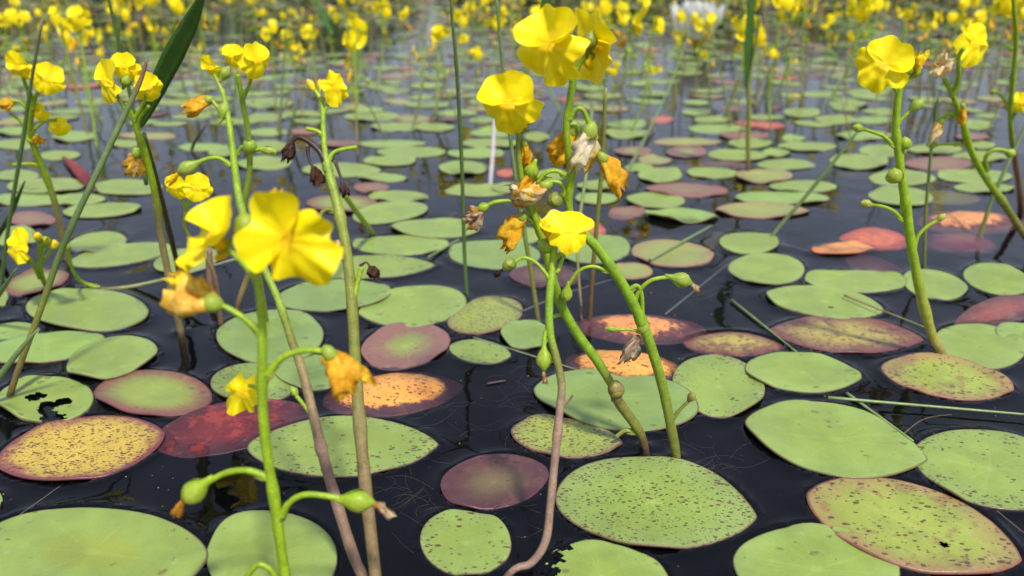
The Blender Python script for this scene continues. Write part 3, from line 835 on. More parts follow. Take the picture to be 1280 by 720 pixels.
for k, (X, Y, r, kind, th, asp, inside) in enumerate(scat):
    n = 22
    ring = []
    for i in range(n):
        t = 2 * math.pi * i / n
        a, b = r * math.cos(t), r * asp * math.sin(t) * (1 - 0.12 * math.cos(t))
        ring.append((a * math.cos(th) - b * math.sin(th), a * math.sin(th) + b * math.cos(th)))
    z0 = 0.0006 + rs_.uniform(0, 0.0016)
    v, f, uv = pad_mesh_data(None, ring, z0, {}, k * 0.77, cheap=True)
    if k < n_single and inside:
        o = mk('lily_pad', v, f, PM[kind], None, None, uv)
        o.location = (X, Y, 0)
        tag(o, f'small far {KIND_DESC[kind]} lily pad below the distant yellow flowers', 'lily pad', 'lily pads in the far water, ' + KIND_DESC[kind])
    else:
        off = len(stuff['v'])
        stuff['v'] += [(a + X, b + Y, c) for a, b, c in v]
        stuff['f'] += [tuple(i + off for i in q) for q in f]
        stuff['uv'] += uv
        stuff['m'] += [mat_order.index(kind)] * len(f)
o = mk('lily_pad_cover', stuff['v'], stuff['f'], [PM[m] for m in mat_order], None, None, stuff['uv'], stuff['m'])
tag(o, 'blurred mass of lily pads covering the distant water', 'lily pads', None, 'stuff')

# ------------------------------------------------------------------ plants
class Plant:
    def __init__(s, name, label, cat, group, base, top_y=None, Yt=None, base3=None):
        s.base = Vector(base3) if base3 is not None else on_water(*base)
        s.by = base[1] if base else None
        s.Yb = s.base.y
        s.ty = top_y if top_y is not None else (s.by or 0) - 1
        s.Yt = Yt if Yt is not None else s.Yb
        s.root = bpy.data.objects.new(name, None)
        s.root.empty_display_size = 0.01
        COL.objects.link(s.root)
        s.root.location = s.base
        tag(s.root, label, cat, group)
        s.seed = random.Random(name + label).randint(0, 9999)
    def P(s, px, py, dy=0.0):
        t = (s.by - py) / (s.by - s.ty)
        Y = lerp(s.Yb, s.Yt, min(1.1, max(-0.15, t)))
        return on_plane(px, py, Y + dy)
    def rel(s, v): return [Vector(p) - s.base for p in v]
    def part(s, name, shape, mat, parent=None):
        v, f, c = shape
        return mk(name, s.rel(v), f, mat, parent or s.root, c)
    def stem(s, pts, name='stem', seg=10, sub=5, knots=(), dip=True, mat=None):
        """pts: (px, py, width px, colour[, dy]) from foot to top"""
        P = [s.P(q[0], q[1], q[4] if len(q) > 4 else 0) for q in pts]
        Rr = [q[2] * 0.39 * px_m(p) for q, p in zip(pts, P)]
        C = [q[3] for q in pts]
        if dip and P[0].z < 0.004: STEM_FEET.append((P[0].x, P[0].y, Rr[0]))
        if dip:
            d = (P[0] - P[1]).normalized()
            P = [P[0] + d * 0.02 + Vector((0, 0, -0.02))] + P
            Rr = [Rr[0]] + Rr; C = [mixc(C[0], BROWN, 0.5)] + C
        s.seed += 1
        return s.part(name, tube(P, Rr, C, seg, sub, 0.10, s.seed, 1.0, knots), mat or M_STEM)
    def pedicel(s, pts, w0, w1, col=GREEN, col2=None, name='pedicel', dy=0.0, parent=None):
        n = len(pts)
        P = [s.P(q[0], q[1], (q[2] if len(q) > 2 else 0) + dy) for q in pts]
        Rr = [lerp(w0, w1, i / (n - 1)) * 0.45 * px_m(p) for i, p in enumerate(P)]
        Rr[0] *= 1.35
        C = [mixc(col, col2 or col, i / (n - 1)) for i in range(n)]
        s.seed += 1
        o = s.part(name, tube(P, Rr, C, 8, 6, 0.08, s.seed), M_STEM, parent)
        d = (P[1] - P[0]).normalized(); side = Vector((0, 0, -0.45))
        r0 = Rr[0]
        s.part('bract', tube([P[0] - d * r0 * 0.6, P[0] + d * r0 * 1.2 + side * r0, P[0] + d * r0 * 3.2 + side * r0 * 2.4], [r0 * 1.25, r0 * 1.0, r0 * 0.2],
                             [mixc(C[0], TAN, .35), mixc(C[0], (0.40, 0.40, 0.12), .5), mixc(C[0], BROWN, .6)], 7, 3, 0.1, s.seed, 0.7), M_STEM, o)
        return o
    def bud(s, px, py, d, L, W, col=GREEN2, tip=None, kind='pear', dy=0.0, name='bud'):
        """bulb from (px,py) along pixel direction d; L, W in px"""
        p = s.P(px, py, dy); k = px_m(p)
        q = s.P(px + d[0], py + d[1], dy)
        dv = (q - p).normalized()
        w = W / L * 0.5
        c2 = mixc(col, (0.36, 0.42, 0.05), 0.5)
        if kind == 'ball':
            prof = [(-0.02, w * .25), (0.06, w * .70), (0.2, w * .93), (0.42, w * 1.0), (0.66, w * .95), (0.85, w * .72), (0.95, w * .42), (1.0, w * .2), (1.07, w * .10)]
        else:
            prof = [(-0.28, w * .20), (-0.08, w * .30), (0.12, w * .48), (0.32, w * .78), (0.52, w * .93), (0.70, w * .90), (0.86, w * .70), (0.98, w * .40), (1.10, w * .16)]
        cols = [mixc(col, c2, i / len(prof)) for i in range(len(prof))]
        s.seed += 1
        b = s.part(name, lathe(p, dv, L * k, prof, cols, 14, 0.16, s.seed, 5, 0.03), M_FRUIT)
        # sepals hugging the bulb
        sh = Buf()
        x = dv.orthogonal().normalized(); y = dv.cross(x)
        for sg in (0, 1):
            v, f, c = [], [], []
            nu, nv = 6, 5
            for j in range(nv + 1):
                t = j / nv
                for i in range(nu + 1):
                    a = (i / nu - 0.5) * 2.5 * math.cos(t * 1.35) + math.pi * sg + s.seed
                    tt = lerp(0.12, 0.80 if kind == 'pear' else 0.6, t)
                    rad = np.interp(tt, [q[0] for q in prof], [q[1] for q in prof]) * (1.07 + 0.10 * t)
                    v.append(p + dv * (tt * L * k) + (x * math.cos(a) + y * math.sin(a)) * rad * L * k)
                    c.append(mixc(col, (0.33, 0.36, 0.05), t))
            for j in range(nv):
                for i in range(nu):
                    a = j * (nu + 1) + i
                    f.append((a, a + 1, a + nu + 2, a + nu + 1))
            sh.add(v, f, c)
        s.part('sepals', (sh.v, sh.f, sh.c), M_FRUIT, b)
        if tip:
            e = p + dv * (L * k * 1.0)
            dd = (dv + Vector((0, 0, -0.5))).normalized()
            s.part('withered_tip', crumple(e, dd, L * k * 0.75, W * k * 0.42, s.seed, tip, 8, 6), M_WILT, b)
        return b
    def wilt(s, px, py, d, L, W, pal, dy=0.0, calyx=True, curl=0.25, seed=None, name='wilted_flower'):
        p = s.P(px, py, dy); k = px_m(p)
        q = s.P(px + d[0], py + d[1], dy)
        dv = (q - p).normalized()
        s.seed += 1
        w = s.part(name, crumple(p, dv, L * k, W * k, seed or s.seed, pal, 20, 14, curl), M_WILT)
        if calyx:
            cw = 0.5
            prof = [(-0.25, .12), (-0.15, .3), (0.1, .5), (0.4, .60), (0.75, .62), (1.0, .5), (1.2, .2)]
            cs = [mixc(GREEN2, (0.34, 0.38, 0.04), i / 7) for i in range(7)]
            Lc = W * k * 0.42
            s.part('calyx', lathe(p - dv * Lc * 0.35, dv, Lc, prof, cs, 12, 0.2, s.seed), M_FRUIT, w)
        return w
    def flower(s, px, py, size, az, el=10, roll=0, seed=1, dy=0.0, hi=True, p3=None, m=None, **kw):
        p = s.P(px, py, dy) if p3 is None else Vector(p3)
        sz = size * px_m(p) if p3 is None else size
        M = face_matrix(az, el, roll)
        S = flower_shapes(seed, hi=hi, **kw)
        def tr(n):
            v, f, c = S[n]
            return ([p + M @ (q * sz) for q in v], f, c)
        fl = s.part('flower', tr('lower_lip'), M_PETAL)
        s.part('upper_lip', tr('upper_lip'), M_PETAL, fl)
        s.part('spur', tr('spur'), M_PETAL, fl)
        s.part('calyx', tr('calyx'), M_FRUIT, fl)
        s.last = (p, M, sz)
        return fl

G_BW = 'yellow bladderwort plants in flower'
CAT = 'flowering plant'
LIME = (0.27, 0.41, 0.014)

# --- three tall stems of the centre
p = Plant('bladderwort_plant', 'tall slanting green stem topped by two wide-open yellow flowers', CAT, G_BW, (845, 572), 60, 0.300)
p.stem([(845,572,15,OLIVE),(839,535,16,OLIVE),(827,478,17,mixc(OLIVE,GREEN,.5)),(806,412,17,GREEN),(781,360,17,GREEN),(748,312,16,GREEN),(722,284,15,GREEN),(711,258,13,LIME),(714,214,13,LIME),(709,176,12,LIME),(708,150,12,LIME),(713,122,12,GREEN),(717,96,12,GREEN),(719,84,12,GREEN)], knots=(0.3, 0.62))
p.flower(689,54,98,-38,12,8,3, lw=1.0, ll=0.50, ul=0.48, uw=0.80, droop=0.26, cup=0.42, dy=-0.006, wv=1.7, nl=0.16, nu=0.18)
p.flower(741,56,84,118,14,-8,9, lw=1.0, ll=0.56, ul=0.52, uw=0.9, droop=0.22, dy=0.004)
p.pedicel([(718,92),(712,82),(703,66)], 6, 5); p.pedicel([(719,90),(726,78),(735,64)], 6, 5)
p.bud(734,66,(2,-10),25,20,(0.16,0.19,0.02))
p.pedicel([(712,150),(718,138),(727,136),(733,146),(738,162)], 6, 7, LIME)
p.wilt(738,162,(-3,10),50,40,[(0.88,0.60,0.02),(0.86,0.68,0.28),(0.82,0.75,0.58),(0.86,0.48,0.03)], curl=-0.1, seed=21)
p.wilt(716,160,(-4,10),48,38,PAL_Y, dy=0.006, seed=33, curl=0.1)
p.pedicel([(709,222),(697,214),(683,216),(672,228)], 6, 6, LIME)
p.wilt(752,196,(6,9),52,27,PAL_O, seed=54, curl=0.15); p.pedicel([(712,188),(728,180),(742,184),(752,197)], 5, 6, LIME, dy=0.004)
p.pedicel([(709,258),(706,246),(700,242)], 5, 5); p.bud(702,246,(-6,3),19,19,(0.17,0.21,0.03),kind='ball',name='fruit')
p.pedicel([(706,243),(702,230),(690,227),(681,232)], 6, 6, LIME); p.wilt(684,231,(-8,4),46,30,PAL_W, seed=62, curl=0.5)
p.pedicel([(760,339),(740,333),(722,340),(710,358)], 5, 5, LIME); p.bud(710,357,(-2,10),22,15, LIME)
p.pedicel([(792,384),(799,364),(815,350),(840,346)], 6, 6, LIME); p.bud(838,346,(10,3),27,19, GREEN2, PAL_B)
p.pedicel([(786,364),(796,357),(802,368),(803,396)], 6, 6, LIME); p.bud(803,396,(1,10),25,17, (0.31,0.40,0.05))
p.pedicel([(803,415),(785,412),(770,412)], 4, 4, LIME); p.bud(772,412,(-10,-1),15,9, GREEN2)
p.wilt(797,420,(-5,10),34,22,[(0.46,0.34,0.22),(0.26,0.12,0.06),(0.66,0.56,0.42),(0.20,0.08,0.04)], seed=80, calyx=False, name='withered_flower')
p.pedicel([(842,522),(850,512),(862,500)], 5, 5, OLIVE); p.bud(860,502,(6,-8),14,10, BROWN)

p = Plant('bladderwort_plant', 'olive stem with a brown knob near the water and drooping orange wilted flowers', CAT, G_BW, (806, 560), 110, 0.300)
p.stem([(806,560,13,BROWN),(795,533,16,OLIVE),(777,508,17,mixc(OLIVE,BROWN,.3)),(768,492,15,BROWN),(764,480,13,OLIVE),(745,449,16,GREEN),(722,418,16,GREEN),(703,384,15,GREEN),(690,345,14,GREEN),(680,306,13,LIME),(668,270,12,LIME),(658,245,11,LIME),(651,215,10,LIME),(648,185,9,OLIVE),(650,160,9,GREEN)], knots=(0.24, 0.55))
p.flower(636,128,78,-14,10,2,14, lw=0.90, ll=0.50, ul=0.50, uw=0.80, droop=0.42, cup=0.42, dy=-0.004, wv=1.7, nl=0.16)
p.bud(650,168,(8,-22),26,13,OLIVE); p.pedicel([(650,175),(645,160),(641,148)],5,5)
p.wilt(655,178,(2,10),40,16,PAL_O, seed=91)
p.pedicel([(657,245),(667,222),(690,224)], 5, 5, LIME)
p.wilt(664,212,(-3,10),50,24,PAL_O, seed=95, curl=0.1)
p.bud(668,204,(-4,10),20,18, LIME)
p.pedicel([(668,263),(645,252),(622,252),(606,258)], 6, 6, LIME); p.bud(612,256,(-10,4),16,12, LIME); p.wilt(604,262,(-9,6),26,22,PAL_B, seed=102, calyx=False)
p.pedicel([(674,292),(665,276),(651,269)], 6, 6, LIME); p.wilt(655,270,(-8,7),44,26,PAL_O, seed=107, curl=0.7)
p.bud(773,494,(-4,-9),22,20,(0.22,0.13,0.07),kind='ball',name='knob')
p.pedicel([(793,540),(782,538),(770,546)], 6, 6, (0.26,0.30,0.05))
p.pedicel([(714,402),(702,394),(692,396)], 5, 6, LIME)

p = Plant('bladderwort_plant', 'pinkish stem curving along the water with a small flower and green buds on top', CAT, G_BW, (636, 718), 280, 0.290)
p.stem([(636,718,11,PINK),(664,704,13,PINK),(682,676,13,PINK),(688,630,13,PINK),(694,570,13,PINK),(700,510,13,PINK),(702,480,13,mixc(PINK,OLIVE,.6)),(695,446,13,OLIVE),(687,412,12,GREEN),(687,370,13,GREEN),(690,340,12,LIME),(692,310,11,LIME),(693,298,9,LIME)], knots=(0.42, 0.7))
p.flower(710,292,60,14,52,0,23, lw=0.8, ll=0.40, ul=0.62, uw=0.98, droop=0.25, dy=-0.006)
p.wilt(690,300,(-4,-10),26,18,PAL_Y, seed=120, calyx=False, dy=-0.004)
p.bud(690,312,(-9,-5),20,17, LIME, kind='ball', name='fruit')
p.pedicel([(690,325),(700,318),(706,305)], 6, 7, LIME)
p.pedicel([(688,350),(672,330),(655,322),(642,328)], 5, 5, LIME); p.bud(644,326,(-8,5),18,15, (0.17,0.22,0.03), PAL_D, kind='ball')
p.pedicel([(687,406),(681,420),(680,436)], 6, 7, LIME); p.bud(680,434,(0,10),28,19, LIME, PAL_B)
p.pedicel([(702,505),(710,502),(716,494)], 4, 3, PINK, BROWN)
p.pedicel([(697,340),(704,322),(712,312)], 5, 5, LIME)

# --- the big foreground plant at left
p = Plant('bladderwort_plant', 'bright lime stem with a big blurred yellow flower and arching bud stalks', CAT, G_BW, None, 250, 0.212, base3=(-0.0585, 0.200, 0.0))
p.by = 790; p.Yb = 0.200
p.stem([(368,790,17,LIME),(352,690,17,LIME),(343,625,17,LIME),(333,560,16,LIME),(328,500,16,LIME),(328,440,15,LIME),(326,380,14,LIME),(318,340,12,LIME),(308,312,11,LIME)], knots=(0.35, 0.6))
p.flower(357,298,112,-6,6,56,42, lw=0.46, ll=0.66, ul=0.56, uw=0.86, droop=0.12, cup=0.42, dy=-0.012, nu=0.30, nl=0.24, wv=1.9)
p.flower(272,296,104,-66,30,-24,47, lw=0.70, ll=0.60, ul=0.52, uw=0.62, droop=-0.10, cup=0.5, dy=0.0, nl=0.16)
p.bud(312,300,(-4,-14),34,28,(0.26,0.33,0.02),kind='ball'); p.wilt(340,262,(2,-10),24,16,PAL_Y,calyx=False,seed=130,dy=0.004)
p.pedicel([(318,345),(300,325),(285,312)], 8, 8, LIME); p.pedicel([(310,312),(300,304),(284,306)], 5, 5, LIME)
p.pedicel([(320,330),(338,322),(352,312)], 7, 7, LIME)
p.pedicel([(327,418),(305,398),(282,384),(262,378)], 9, 8, LIME); p.wilt(268,380,(-10,-3),56,46,[YEL2,(0.90,0.58,0.01),(0.88,0.64,0.12),(0.72,0.32,0.03),YEL2], seed=137, curl=0.1)
p.pedicel([(334,470),(352,448),(380,438),(412,440)], 9, 9, LIME); p.wilt(410,440,(8,10),54,38,PAL_O, seed=141, curl=-0.1)
p.pedicel([(333,596),(308,588),(280,592),(252,608)], 9, 9, LIME); p.bud(258,602,(-10,8),40,30, LIME, [ORG,(0.45,0.2,0.04)])
p.pedicel([(352,646),(362,628),(385,618),(430,624)], 9, 9, LIME); p.bud(425,624,(10,1),40,28, LIME, PAL_B)
p.pedicel([(352,735),(338,712),(322,706),(308,722)], 8, 8, LIME)
p.flower(303,490,50,-10,34,-25,51, lw=0.75, ll=0.62, ul=0.5, uw=0.55, droop=0.2, dy=0.03, nl=0.45, nu=0.42, wv=2.4); p.pedicel([(330,500),(322,486,0.015),(312,482,0.028)], 6, 6, LIME)

p = Plant('bladderwort_plant', 'green stem turning brown, leaning behind the big flower, with small half-closed flowers', CAT, G_BW, (462, 742), 80, 0.30)
p.stem([(462,742,17,BROWN),(442,695,18,mixc(PINK,BROWN,.4)),(417,615,18,PINK),(404,570,17,PINK),(392,520,16,mixc(PINK,TAN,.5)),(378,464,15,TAN),(364,424,13,OLIVE),(348,375,12,GREEN2),(328,330,12,GREEN2),(303,265,13,GREEN2),(295,222,12,LIME),(289,172,10,LIME),(284,140,9,LIME),(278,112,8,LIME)], knots=(0.3, 0.55))
p.flower(262,84,34,-30,-8,0,61, lw=0.8, ll=0.5, ul=0.45, droop=0.4); p.pedicel([(279,116),(273,104),(268,94)],5,5,LIME)
p.bud(276,100,(5,-8),18,14,GREEN2)
p.bud(276,150,(3,-10),22,15,GREEN2); p.wilt(262,124,(-10,5),30,20,PAL_O,seed=150); p.pedicel([(288,152),(275,138),(264,124)],5,5,LIME)
p.pedicel([(287,206),(272,197),(252,201),(240,208)], 6, 6, LIME); p.bud(248,203,(-10,5),27,19,GREEN2,[YEL2,ORG])
p.pedicel([(396,540),(386,515),(368,492)], 5, 6, LIME); p.bud(372,496,(-6,-9),14,10,GREEN2)
p.pedicel([(413,598),(417,606),(418,612)], 6, 4, LIME)

p = Plant('bladderwort_plant', 'slim green stem with a pair of small yellow flowers above a round green fruit', CAT, G_BW, (334, 404), 66, 0.42)
p.stem([(334,404,7,OLIVE),(316,300,8,OLIVE),(305,262,9,GREEN2),(312,215,9,GREEN2),(310,165,9,GREEN2),(302,120,8,LIME),(297,92,7,LIME)])
p.flower(290,69,30,-10,20,0,66, lw=0.8, ll=0.45, ul=0.5, droop=0.4); p.flower(320,74,42,55,6,0,67, droop=0.3); p.pedicel([(303,125),(312,105),(316,88)],5,4,LIME)
p.pedicel([(297,192),(302,184),(308,183)],5,5); p.bud(312,190,(0,-10),17,17,GREEN,kind='ball',name='fruit')
p.pedicel([(310,190),(330,186),(345,192)],5,6,LIME); p.bud(324,187,(10,1),20,11,GREEN2)

p = Plant('bladderwort_plant', 'thick olive stem with blackened withered flower stalks below a small yellow flower', CAT, G_BW, (474, 765), 100, 0.30)
p.stem([(474,765,20,BROWN),(466,690,20,mixc(BROWN,TAN,.4)),(456,600,20,mixc(BROWN,TAN,.5)),(449,520,19,mixc(TAN,OLIVE,.4)),(444,450,18,OLIVE),(440,380,18,OLIVE),(434,320,17,(0.24,0.27,0.04)),(423,262,16,(0.27,0.32,0.04)),(411,215,14,GREEN2),(406,190,9,LIME),(404,158,8,LIME),(402,128,8,LIME),(393,112,7,LIME)], knots=(0.3, 0.6, 0.72))
p.flower(418,108,46,62,10,-24,71, lw=0.9, ll=0.55, ul=0.42, droop=0.12); p.pedicel([(403,145),(410,130),(416,118)],5,4,LIME)
p.bud(393,114,(-6,-10),16,11,YEL2); p.bud(400,112,(0,-10),12,8,YEL2)
p.pedicel([(410,212),(400,190),(383,175),(370,172),(362,182)],9,7,DARKB); p.wilt(365,176,(-2,10),24,14,PAL_D,calyx=False,seed=160,name='withered_flower')
p.pedicel([(384,183),(386,198),(393,212)],5,4,DARKB); p.wilt(392,208,(3,10),22,14,[(0.10,0.03,0.015),(0.05,0.018,0.01),(0.13,0.05,0.02)],calyx=False,seed=163,name='withered_flower')
p.pedicel([(419,202),(424,216),(429,232)],4,4,DARKB); p.wilt(428,228,(1,10),16,10,PAL_D,calyx=False,seed=165,name='withered_flower')
p.pedicel([(410,200),(418,190),(432,186),(446,184)],5,6,LIME)
p.pedicel([(404,168),(394,163),(383,161)],5,6,LIME)
p.pedicel([(420,264),(408,262),(400,270),(397,285)],6,6,OLIVE); p.pedicel([(442,372),(447,352),(452,334)],7,7,LIME)
p.wilt(424,300,(0,10),26,20,PAL_B,calyx=False,seed=170,name='withered_flower')
p.pedicel([(450,332),(458,328),(463,335)],3,3,DARKB); p.wilt(466,332,(0,10),15,15,PAL_D,calyx=False,seed=171,name='withered_flower')

# --- right hand plants
p = Plant('bladderwort_plant', 'lone upright lime stem with one wide flower and round green fruits', CAT, G_BW, (1178, 447), 80, 0.405)
p.stem([(1178,447,15,TAN),(1165,418,15,(0.33,0.31,0.06)),(1152,372,15,(0.30,0.35,0.04)),(1140,312,15,LIME),(1132,255,14,LIME),(1125,205,13,LIME),(1120,160,12,LIME),(1123,118,11,LIME),(1126,96,9,LIME)], knots=(0.3, 0.55, 0.75))
p.flower(1106,80,68,-30,14,-28,81, lw=1.0, ll=0.52, ul=0.50, uw=0.66, droop=0.12, dy=-0.004, wv=1.4, nl=0.18)
p.pedicel([(1123,116),(1117,108),(1113,98)],5,5,LIME); p.pedicel([(1124,112),(1135,102),(1142,92)],5,5,LIME)
p.bud(1132,94,(2,-10),17,15,LIME,kind='ball'); p.wilt(1144,92,(3,-10),24,22,[YEL2,YEL,(0.85,0.5,0.01)],seed=180,curl=0)
p.pedicel([(1117,182),(1104,170),(1088,164),(1076,160)],5,5,LIME); p.bud(1080,162,(-10,-3),14,12,LIME)
p.pedicel([(1122,154),(1130,146),(1138,138)],5,5,LIME); p.bud(1136,140,(8,-7),20,13,GREEN2)
p.pedicel([(1127,205),(1128,190),(1131,182)],5,6,LIME); p.bud(1131,186,(0,-10),15,15,LIME,kind='ball',name='fruit')
p.bud(1118,228,(0,-10),18,19,(0.27,0.36,0.03),kind='ball',name='fruit',dy=-0.004)
p.pedicel([(1127,274),(1117,264),(1103,258),(1086,255)],5,5,LIME); p.bud(1090,256,(-10,-2),14,11,(0.42,0.40,0.09))
p.pedicel([(1143,312),(1147,296),(1158,284),(1174,274)],5,5,LIME); p.bud(1170,277,(6,-5),13,9,(0.38,0.36,0.09))

p = Plant('bladderwort_plant', 'leaning stem with cream and orange wilted flowers and one open flower', CAT, G_BW, (1300, 318), 40, 0.50)
p.stem([(1300,318,12,BROWN),(1278,290,12,(0.24,0.20,0.05)),(1256,256,12,OLIVE),(1232,222,11,LIME),(1213,186,11,LIME),(1204,156,10,LIME),(1192,122,8,LIME),(1180,98,7,LIME)], knots=(0.4, 0.7))
p.flower(1216,52,56,25,12,-18,91, lw=1.0, ll=0.55, ul=0.45, droop=0.15, dy=0.02); p.pedicel([(1190,118),(1198,98),(1198,72),(1205,60)],6,6,LIME)
p.wilt(1176,92,(2,-10),24,32,[(0.86,0.55,0.04),(0.80,0.72,0.50),(0.82,0.45,0.04)],seed=190,calyx=False)
p.pedicel([(1196,146),(1186,142),(1178,150)],5,6,LIME); p.wilt(1176,150,(-4,8),26,20,PAL_W[:4],seed=192)
p.wilt(1203,132,(1,10),26,14,PAL_O,seed=193); p.pedicel([(1200,180),(1185,180),(1168,181)],4,4,LIME); p.bud(1172,181,(-8,0),13,10,LIME)
p.pedicel([(1234,212),(1232,196),(1245,187),(1262,190)],5,6,LIME); p.bud(1258,189,(10,5),13,12,LIME)

p = Plant('bladderwort_plant', 'thin stem at the edge with a brown lower stalk and a small yellow flower', CAT, G_BW, (1276, 268), 10, 0.62)
p.stem([(1276,268,9,DARKB),(1274,235,9,BROWN),(1268,195,9,BROWN),(1263,150,8,LIME),(1266,100,8,LIME),(1270,50,7,LIME),(1267,4,6,LIME),(1268,-30,6,LIME)])
p.flower(1276,127,24,-20,10,0,95); p.pedicel([(1264,150),(1270,140),(1274,132)],4,4,LIME)
p.pedicel([(1263,140),(1252,120),(1242,112)],4,4,LIME); p.bud(1246,114,(-8,0),9,8,LIME)

# --- left hand plants
p = Plant('bladderwort_plant', 'pale stem with two cupped yellow flowers above drooping orange ones', CAT, G_BW, (84, 326), 80, 0.52)
p.stem([(84,326,9,TAN),(77,292,10,TAN),(69,255,10,(0.30,0.28,0.08)),(58,222,10,LIME),(45,190,10,LIME),(38,165,9,LIME),(40,130,8,LIME),(36,112,7,LIME)], knots=(0.5,))
p.flower(23,84,40,-18,-4,0,101, droop=0.45, lw=0.85, ll=0.5); p.pedicel([(40,132),(34,112),(29,98)],5,5,LIME)
p.flower(60,97,38,25,8,-30,102, droop=0.2); p.pedicel([(40,135),(46,118),(54,106)],5,5,LIME)
p.wilt(16,126,(-8,6),20,16,PAL_O,seed=200,calyx=False); p.pedicel([(38,142),(26,128),(14,126)],4,5,LIME)
p.flower(48,140,24,-10,0,0,103,hi=False); p.flower(74,158,24,30,0,0,104,hi=False); p.pedicel([(39,165),(55,152),(70,150)],4,5,LIME)
p.bud(34,168,(6,10),14,10,LIME,PAL_B); p.pedicel([(36,162),(22,148),(12,142)],4,5,LIME)
p.wilt(46,168,(1,10),15,11,PAL_O,seed=204)
p.pedicel([(55,215),(46,206),(32,205),(16,206)],4,5,LIME)

p = Plant('bladderwort_plant', 'low creeping stalk with one open yellow flower and three buds', CAT, G_BW, (168, 359), 290, 0.455)
p.stem([(300,322,4,(0.33,0.34,0.24)),(230,343,5,(0.33,0.34,0.20)),(160,359,6,(0.36,0.38,0.12)),(105,363,7,(0.34,0.40,0.08)),(70,366,8,LIME),(56,354,8,LIME),(50,332,7,LIME),(50,306,7,LIME),(47,294,5,LIME)], dip=False)
p.flower(24,308,46,-28,22,-10,111, lw=1.0, ll=0.5, ul=0.5, droop=0.15); p.pedicel([(50,345),(42,332),(34,320)],6,5,LIME)
p.bud(47,298,(0,-10),15,11,YEL2); p.pedicel([(51,318),(56,308),(58,300)],4,4,LIME); p.bud(57,304,(1,-10),15,13,LIME,[YEL2,YEL2]); p.pedicel([(52,328),(62,316),(66,306)],4,4,LIME); p.bud(66,308,(4,-10),15,13,YEL2)
p.pedicel([(122,359),(102,352),(90,335),(84,308)],5,5,LIME); p.bud(86,312,(-5,-8),15,9,LIME)

p = Plant('bladderwort_plant', 'stem turning tan toward the water beside the dark broad blade, yellow flowers on top', CAT, G_BW, (226, 415), 90, 0.40)
p.stem([(226,415,11,TAN),(219,385,11,TAN),(211,345,11,TAN),(202,300,11,TAN),(197,260,11,OLIVE),(190,225,11,LIME),(181,190,11,LIME),(172,165,10,LIME),(167,148,8,LIME),(158,128,7,LIME)], knots=(0.3, 0.5))
p.flower(134,101,52,-40,6,-18,121, lw=0.95, ll=0.55, ul=0.55, droop=0.15); p.pedicel([(166,148),(154,134),(146,118)],5,5,LIME)
p.flower(185,108,34,35,4,20,122, droop=0.4, dy=0.01); p.pedicel([(168,150),(178,132),(183,118)],5,5,LIME)
p.flower(155,82,34,10,6,0,123, hi=False, dy=0.02); p.flower(168,88,20,30,6,0,124, hi=False, dy=0.02)
p.pedicel([(172,162),(174,148),(186,132)],5,5,LIME); p.bud(155,108,(4,-10),16,14,GREEN2)
p.pedicel([(181,198),(173,186),(170,196)],5,6,LIME); p.wilt(170,190,(0,10),30,24,[(0.86,0.55,0.02),(0.70,0.35,0.03),(0.84,0.62,0.2)],seed=210)

p = Plant('bladderwort_plant', 'short stem with a pair of ragged yellow flowers and a reddish foot', CAT, G_BW, (276, 405), 232, 0.43)
p.stem([(276,405,8,(0.26,0.15,0.10)),(268,345,8,(0.26,0.15,0.10)),(250,310,6,TAN),(232,288,6,OLIVE),(232,268,6,LIME),(233,254,6,LIME)])
p.flower(219,233,30,-12,10,0,131,droop=0.35); p.flower(246,233,34,30,8,-14,132,droop=0.1); p.pedicel([(233,260),(227,250),(223,242)],4,4,LIME); p.pedicel([(233,260),(238,250),(242,242)],4,4,LIME)

# ------------------------------------------------------------------ rushes, blades and straws
G_RUSH = 'rush stalks and grass blades standing in the water'
RG = (0.10, 0.17, 0.045)
RG2 = (0.16, 0.24, 0.08)
def rush(label, pts, base=None, Yt=None, name='rush_stalk', dip=True, seg=7):
    b = base or (pts[0][0], pts[0][1])
    p = Plant(name, label, 'rush', G_RUSH, b, pts[-1][1], Yt)
    P = [p.P(q[0], q[1]) for q in pts]
    Rr = [q[2] * 0.5 * px_m(x) for q, x in zip(pts, P)]
    C = [q[3] for q in pts]
    if dip:
        P = [P[0] + (P[0] - P[1]).normalized() * 0.02 + Vector((0, 0, -0.012))] + P; Rr = [Rr[0]] + Rr; C = [C[0]] + C
    bpy.data.objects.remove(p.root, do_unlink=True)
    v, f, c = tube(P, Rr, C, seg, 4, 0.12, pts[0][0])
    o = mk(name, [x - p.base for x in v], f, M_BLADE, None, c)
    o.location = p.base
    tag(o, label, 'rush', G_RUSH)
    return o
rush('long slanting rush stalk, green above and brown below, with a reddish tip', [(12,496,8,BROWN),(48,395,8,OLIVE),(80,305,8,RG),(122,215,8,RG2),(160,135,7,RG2),(176,100,6,(0.25,0.13,0.07)),(184,74,3,(0.22,0.10,0.06))], Yt=0.40)
rush('green rush stalk leaning across the long lime pad', [(-30,512,9,RG),(20,444,7,RG2),(47,412,2,RG2)], Yt=0.36)
rush('straight upright rush reaching the smooth green pad', [(583,366,5,RG2),(580,300,5,RG),(577,200,5,RG),(571,90,5,RG),(565,20,4,RG2),(562,-30,3,RG2)], Yt=0.46)
rush('slim pale rush behind the centre stems', [(673,402,6,(0.22,0.17,0.08)),(662,330,6,OLIVE),(652,270,6,RG2),(640,190,5,RG2),(630,100,5,RG2),(620,-10,4,RG2)], Yt=0.46)
rush('olive upright stalk behind the slanting green stem', [(737,400,6,(0.13,0.08,0.04)),(740,350,6,BROWN),(746,280,6,OLIVE),(753,200,6,OLIVE),(757,110,5,OLIVE)], Yt=0.46)
